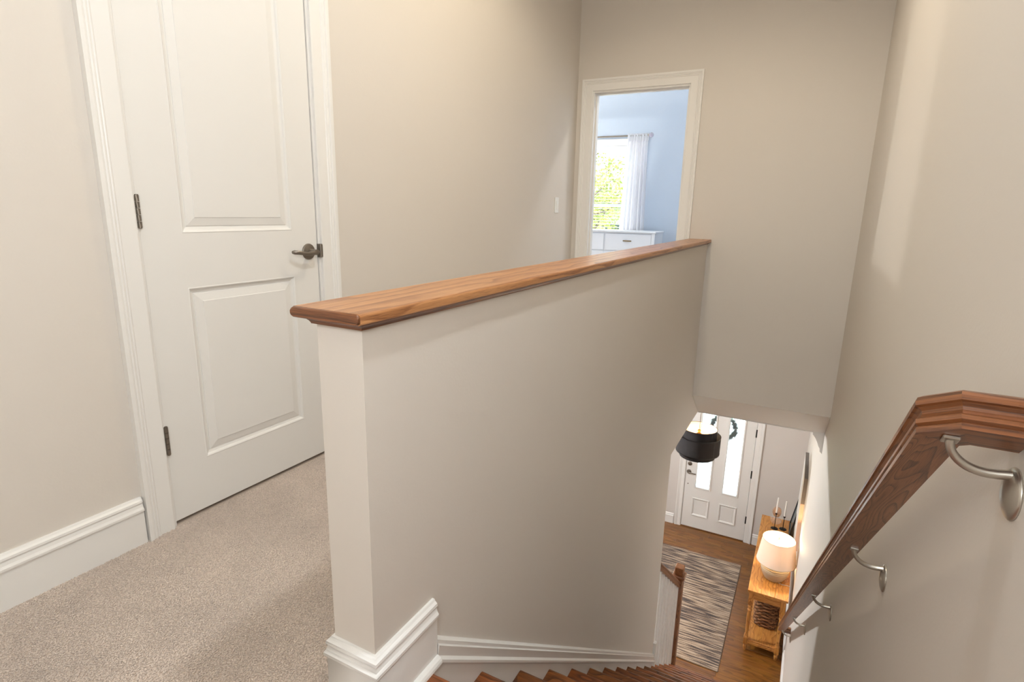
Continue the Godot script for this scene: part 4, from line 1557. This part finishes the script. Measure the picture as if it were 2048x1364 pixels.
func bedroom_things() -> void:
	window_unit(1, WX0, WX1, WY0, WY1, "bright white double-hung bedroom window above the dresser")
	window_unit(2, -4.75, -3.8, WY0, WY1, "unseen second bedroom window farther left, letting in daylight")  # out of view, placed to let daylight into the bedroom
	window_unit(3, -3.9, -2.5, -3.8, -2.1, "unseen foyer window left of the front door, letting in daylight")  # out of view, placed to let daylight into the foyer
	bedside()
	# blind
	var o := thing("window_blind", "white horizontal slat blind in the bedroom window", "blind", Vector3((WX0 + WX1) / 2, WY1, FRONT - 0.025))
	var hw := (WX1 - WX0) / 2 - 0.012
	var b := B.new()
	b.cbox(Vector3(-hw, -0.085, -0.02), Vector3(hw, -0.002, 0.024), 0.003)
	part("valance", b, M.white_wood, o)
	b = B.new()
	b.T = Transform3D(Basis(Vector3.RIGHT, deg_to_rad(4)), Vector3.ZERO)
	b.cbox(Vector3(-hw + 0.005, -0.0013, -0.023), Vector3(hw - 0.005, 0.0013, 0.023), 0.0006)
	var sm := b.mesh()
	for i in 25:
		part("slat", sm, M.white_wood, o, Transform3D(Basis(), Vector3(0, -0.125 - i * 0.0445, 0)))
	b = B.new()
	b.cbox(Vector3(-hw + 0.005, -1.25, -0.024), Vector3(hw - 0.005, -1.232, 0.024), 0.003)
	part("bottom_rail", b, M.white_wood, o)
	b = B.new()
	for x in [-hw + 0.12, 0.0, hw - 0.12]:
		for z in [-0.024, 0.024]: b.tube([Vector3(x, -0.08, z), Vector3(x, -1.24, z)], 0.0008, 5)
	part("ladder_cord", b, M.white_wood, o)
	# rod and curtain
	o = thing("curtain_rod", "metal curtain rod with a glass ball finial above the bedroom window", "curtain rod", Vector3(-2.2, 1.045, FRONT + 0.1))
	b = B.new()
	b.tube([Vector3(-1.35, 0, 0), Vector3(-0.02, 0, 0)], 0.011, 12)
	part("rod", b, M.dark_nickel, o)
	b = B.new()
	b.ball(Vector3(0.035, 0, 0), Vector3(0.034, 0.034, 0.034), 12, 8)
	part("finial", b, M.finial_glass, o)
	b = B.new()
	b.tube([Vector3(-0.012, 0, 0), Vector3(0.006, 0, 0)], 0.02, 12)
	part("finial_collar", b, M.nickel, o)
	b = B.new()
	b.tube([Vector3(-0.1, -0.005, 0), Vector3(-0.1, -0.005, -0.1)], 0.006, 8)
	part("rod_bracket", b, M.nickel, o)
	b = B.new()
	var rows := 30
	var colsn := 120
	var grid := []
	for j in rows + 1:
		var t := float(j) / rows
		var line := []
		for i in colsn + 1:
			var u := float(i) / colsn
			var x: float = lerpf(-0.29, -0.005, u) + (u - 0.6) * 0.13 * pow(t, 1.3)
			var amp: float = lerpf(0.012, 0.03, smoothstep(0.05, 0.4, t))
			var ph: float = u * TAU * 7.0 + sin(t * 3.0) * 0.4
			var z: float = sin(ph) * amp + sin(ph * 0.37 + 1.0) * amp * 0.5
			line.append(Vector3(x, -t * 2.12, z))
		grid.append(line)
	for j in rows:
		for i in colsn:
			b.quad(grid[j][i], grid[j][i + 1], grid[j + 1][i + 1], grid[j + 1][i], 1)
	var cu := thing("curtain", "sheer white gathered curtain beside the bedroom window", "curtain", Vector3(-2.2, 1.055, FRONT + 0.1))
	part("drape", b, M.sheer, cu)
	b = B.new()
	for i in 15:
		var u := i / 14.0
		b.cbox(Vector3(-0.292 + u * 0.28, -0.085, -0.016), Vector3(-0.279 + u * 0.28, 0.018, 0.018), 0.005)
	part("pleat_heading", b, M.sheer, cu)
	# dresser
	var dw := 1.42
	var dx1 := -1.87
	var top := -0.243
	o = thing("dresser", "white dresser with bronze bar pulls under the bedroom window", "dresser", Vector3(dx1 - dw / 2, FLOOR2, -7.795))
	var H := top - FLOOR2
	b = B.new()
	b.cbox(Vector3(-dw / 2, H - 0.022, -0.235), Vector3(dw / 2, H, 0.235), 0.003)
	part("top_slab", b, M.white_wood, o)
	b = B.new()
	var hw2 := dw / 2 - 0.012
	b.box(Vector3(-hw2, 0.09, -0.22), Vector3(hw2, H - 0.0225, 0.2))
	part("carcass", b, M.white_wood, o)
	for x in [-hw2, hw2 - 0.045]:
		b = B.new()
		b.cbox(Vector3(x, 0.0, 0.18), Vector3(x + 0.045, H - 0.0225, 0.222), 0.003)
		part("leg", b, M.white_wood, o)
		b = B.new()
		b.cbox(Vector3(x, 0.0, -0.222), Vector3(x + 0.045, 0.0895, -0.18), 0.003)
		part("leg", b, M.white_wood, o)
	var cw := (hw2 * 2 - 0.09 - 0.03) / 2
	for c in 2:
		for r in 3:
			var x0 := -hw2 + 0.05 + c * (cw + 0.02)
			var y0 := 0.115 + r * 0.237
			b = B.new()
			b.cbox(Vector3(x0, y0, 0.2), Vector3(x0 + cw, y0 + 0.225, 0.214), 0.002)
			var dr := part("drawer", b, M.white_wood, o)
			b = B.new()
			var xc := x0 + cw / 2
			b.cbox(Vector3(xc - 0.06, y0 + 0.128, 0.232), Vector3(xc + 0.06, y0 + 0.142, 0.24), 0.003)
			b.box(Vector3(xc - 0.05, y0 + 0.131, 0.214), Vector3(xc - 0.04, y0 + 0.139, 0.233))
			b.box(Vector3(xc + 0.04, y0 + 0.131, 0.214), Vector3(xc + 0.05, y0 + 0.139, 0.233))
			part("bar_pull", b, M.bronze, dr)


# unseen lamp and its stand, out of view; placed so light slants through the doorway
func bedside() -> void:
	var at := Vector3(-4.2, FLOOR2, -7.75)
	var o := thing("unseen_nightstand", "unseen white stand with one drawer holding the unseen bedroom lamp", "unseen_nightstand", at)
	var b := B.new()
	b.cbox(Vector3(-0.24, 0.56, -0.2), Vector3(0.24, 0.58, 0.2), 0.004)
	b.cbox(Vector3(-0.22, 0.36, -0.18), Vector3(0.22, 0.5595, 0.175), 0.002)
	part("case", b, M.white_wood, o)
	b = B.new()
	b.cbox(Vector3(-0.2, 0.385, 0.175), Vector3(0.2, 0.54, 0.19), 0.003)
	part("drawer", b, M.white_wood, o)
	for x in [-0.2, 0.2]:
		for z in [-0.16, 0.155]:
			b = B.new()
			b.cbox(Vector3(x - 0.02, 0, z - 0.02), Vector3(x + 0.02, 0.3595, z + 0.02), 0.003)
			part("leg", b, M.white_wood, o)
	var l := thing("unseen_bedside_lamp", "unseen globe lamp in the bedroom, placed to light the right stair wall", "lamp", at + Vector3(0, 0.581, 0))
	b = B.new()
	b.lathe([Vector2(0, 0), Vector2(0.07, 0), Vector2(0.07, 0.01), Vector2(0.015, 0.03), Vector2(0.02, 0.15), Vector2(0.012, 0.3), Vector2(0.03, 0.36), Vector2(0, 0.36)], 24)
	part("base", b, M.brass, l)
	b = B.new()
	b.ball(Vector3(0, 0.45, 0), Vector3(0.09, 0.09, 0.09), 24, 14)
	part("bulb_globe", b, M.bulb_glow, l)
	lamp(Vector3(0, 0.45, 0), 5.6, Color(1.0, 0.975, 0.93), 0.09, "lamp_light", l)


# ---------------------------------------------------------------- outside
func tree(at: Vector3, h: float, label: String, seed_: int, n: int) -> void:
	var r := RandomNumberGenerator.new()
	r.seed = seed_
	var o := thing("tree", label, "tree", at)
	var b := B.new()
	b.tube([Vector3.ZERO, Vector3(0.1, h * 0.3, 0.05), Vector3(0.0, h * 0.6, 0), Vector3(0.1, h * 0.9, 0)], [0.16, 0.12, 0.08, 0.03], 8)
	part("trunk", b, M.bark, o)
	b = B.new()
	var tips := []
	for i in 26:
		var y := h * r.randf_range(0.3, 0.85)
		var t := r.randf() * TAU
		var l := h * r.randf_range(0.16, 0.32)
		var e := Vector3(cos(t) * l, y + l * r.randf_range(0.3, 0.9), sin(t) * l)
		b.tube([Vector3(0, y, 0), Vector3(e.x * 0.5, y + (e.y - y) * 0.35, e.z * 0.5), e], [0.04, 0.025, 0.008], 5)
		tips += [e, e.lerp(Vector3(0, y, 0), 0.3)]
	part("branch", b, M.bark, o).set_meta("kind", "stuff")
	var lb := B.new()
	lb.quad(Vector3(0, 0, 0), Vector3(0.035, 0.05, 0.008), Vector3(0, 0.11, 0), Vector3(-0.035, 0.05, 0.008))
	var mm := MultiMesh.new()
	mm.transform_format = MultiMesh.TRANSFORM_3D
	mm.use_colors = true
	mm.mesh = lb.mesh()
	mm.instance_count = n
	for i in n:
		var c: Vector3 = tips[r.randi() % tips.size()]
		var p := c + Vector3(r.randfn() * 0.36, r.randfn() * 0.3, r.randfn() * 0.36)
		mm.set_instance_transform(i, Transform3D(Basis.from_euler(Vector3(r.randf() * TAU, r.randf() * TAU, r.randf() * TAU)).scaled(Vector3.ONE * r.randf_range(0.7, 1.4)), p))
		var k := r.randf_range(0.5, 1.0)
		mm.set_instance_color(i, Color(0.36 * k, 0.46 * k, 0.12 * k).lerp(Color(0.6, 0.5, 0.1), r.randf() * 0.4))
	var f := MultiMeshInstance3D.new()
	f.name = "foliage"
	f.multimesh = mm
	f.material_override = M.leaf
	f.set_meta("kind", "stuff")
	o.add_child(f)


func outside() -> void:
	var b := B.new()
	b.box(Vector3(-40, -5.2, -60), Vector3(30, -5.0, FRONT - 0.16))
	struct("ground", b, M.lawn, "lawn outside beyond the bedroom window", "lawn")
	b = B.new()
	b.box(Vector3(-4.0, -5.02, -17.0), Vector3(2.0, -4.97, FRONT - 0.16))
	struct("ground_walk", b, M.concrete, "pale concrete walk outside the front door, placed to whiten its frosted panes", "walkway")  # pale ground placed to brighten the frosted door panes
	tree(Vector3(-6.4, -5.0, -15.5), 6.6, "leafy yellow-green tree outside the bedroom window", 5, 7000)
	tree(Vector3(-9.0, -5.0, -20.5), 7.5, "taller leafy tree behind the yellow-green tree outside", 6, 7000)
	var o := thing("neighbour_house", "pale house across the street seen through the bedroom window", "house", Vector3(-10.5, -5.0, -27))
	b = B.new()
	b.box(Vector3(-5, 0, -4), Vector3(5, 5.2, 4))
	part("wall", b, M.siding, o)
	b = B.new()
	b.prism([Vector2(-4.6, 5.2), Vector2(4.6, 5.2), Vector2(0, 7.6)], Transform3D(Basis(Vector3(0, 0, 1), Vector3.UP, Vector3(-1, 0, 0)), Vector3(5.4, 0, 0)), 10.8)
	part("roof", b, M.roof_grey, o)
	for x in [-3.2, 0.0, 3.0]:
		b = B.new()
		b.cbox(Vector3(x - 0.5, 3.1, 4.0), Vector3(x + 0.5, 4.5, 4.06), 0.01)
		part("window", b, M.dark_window, o)
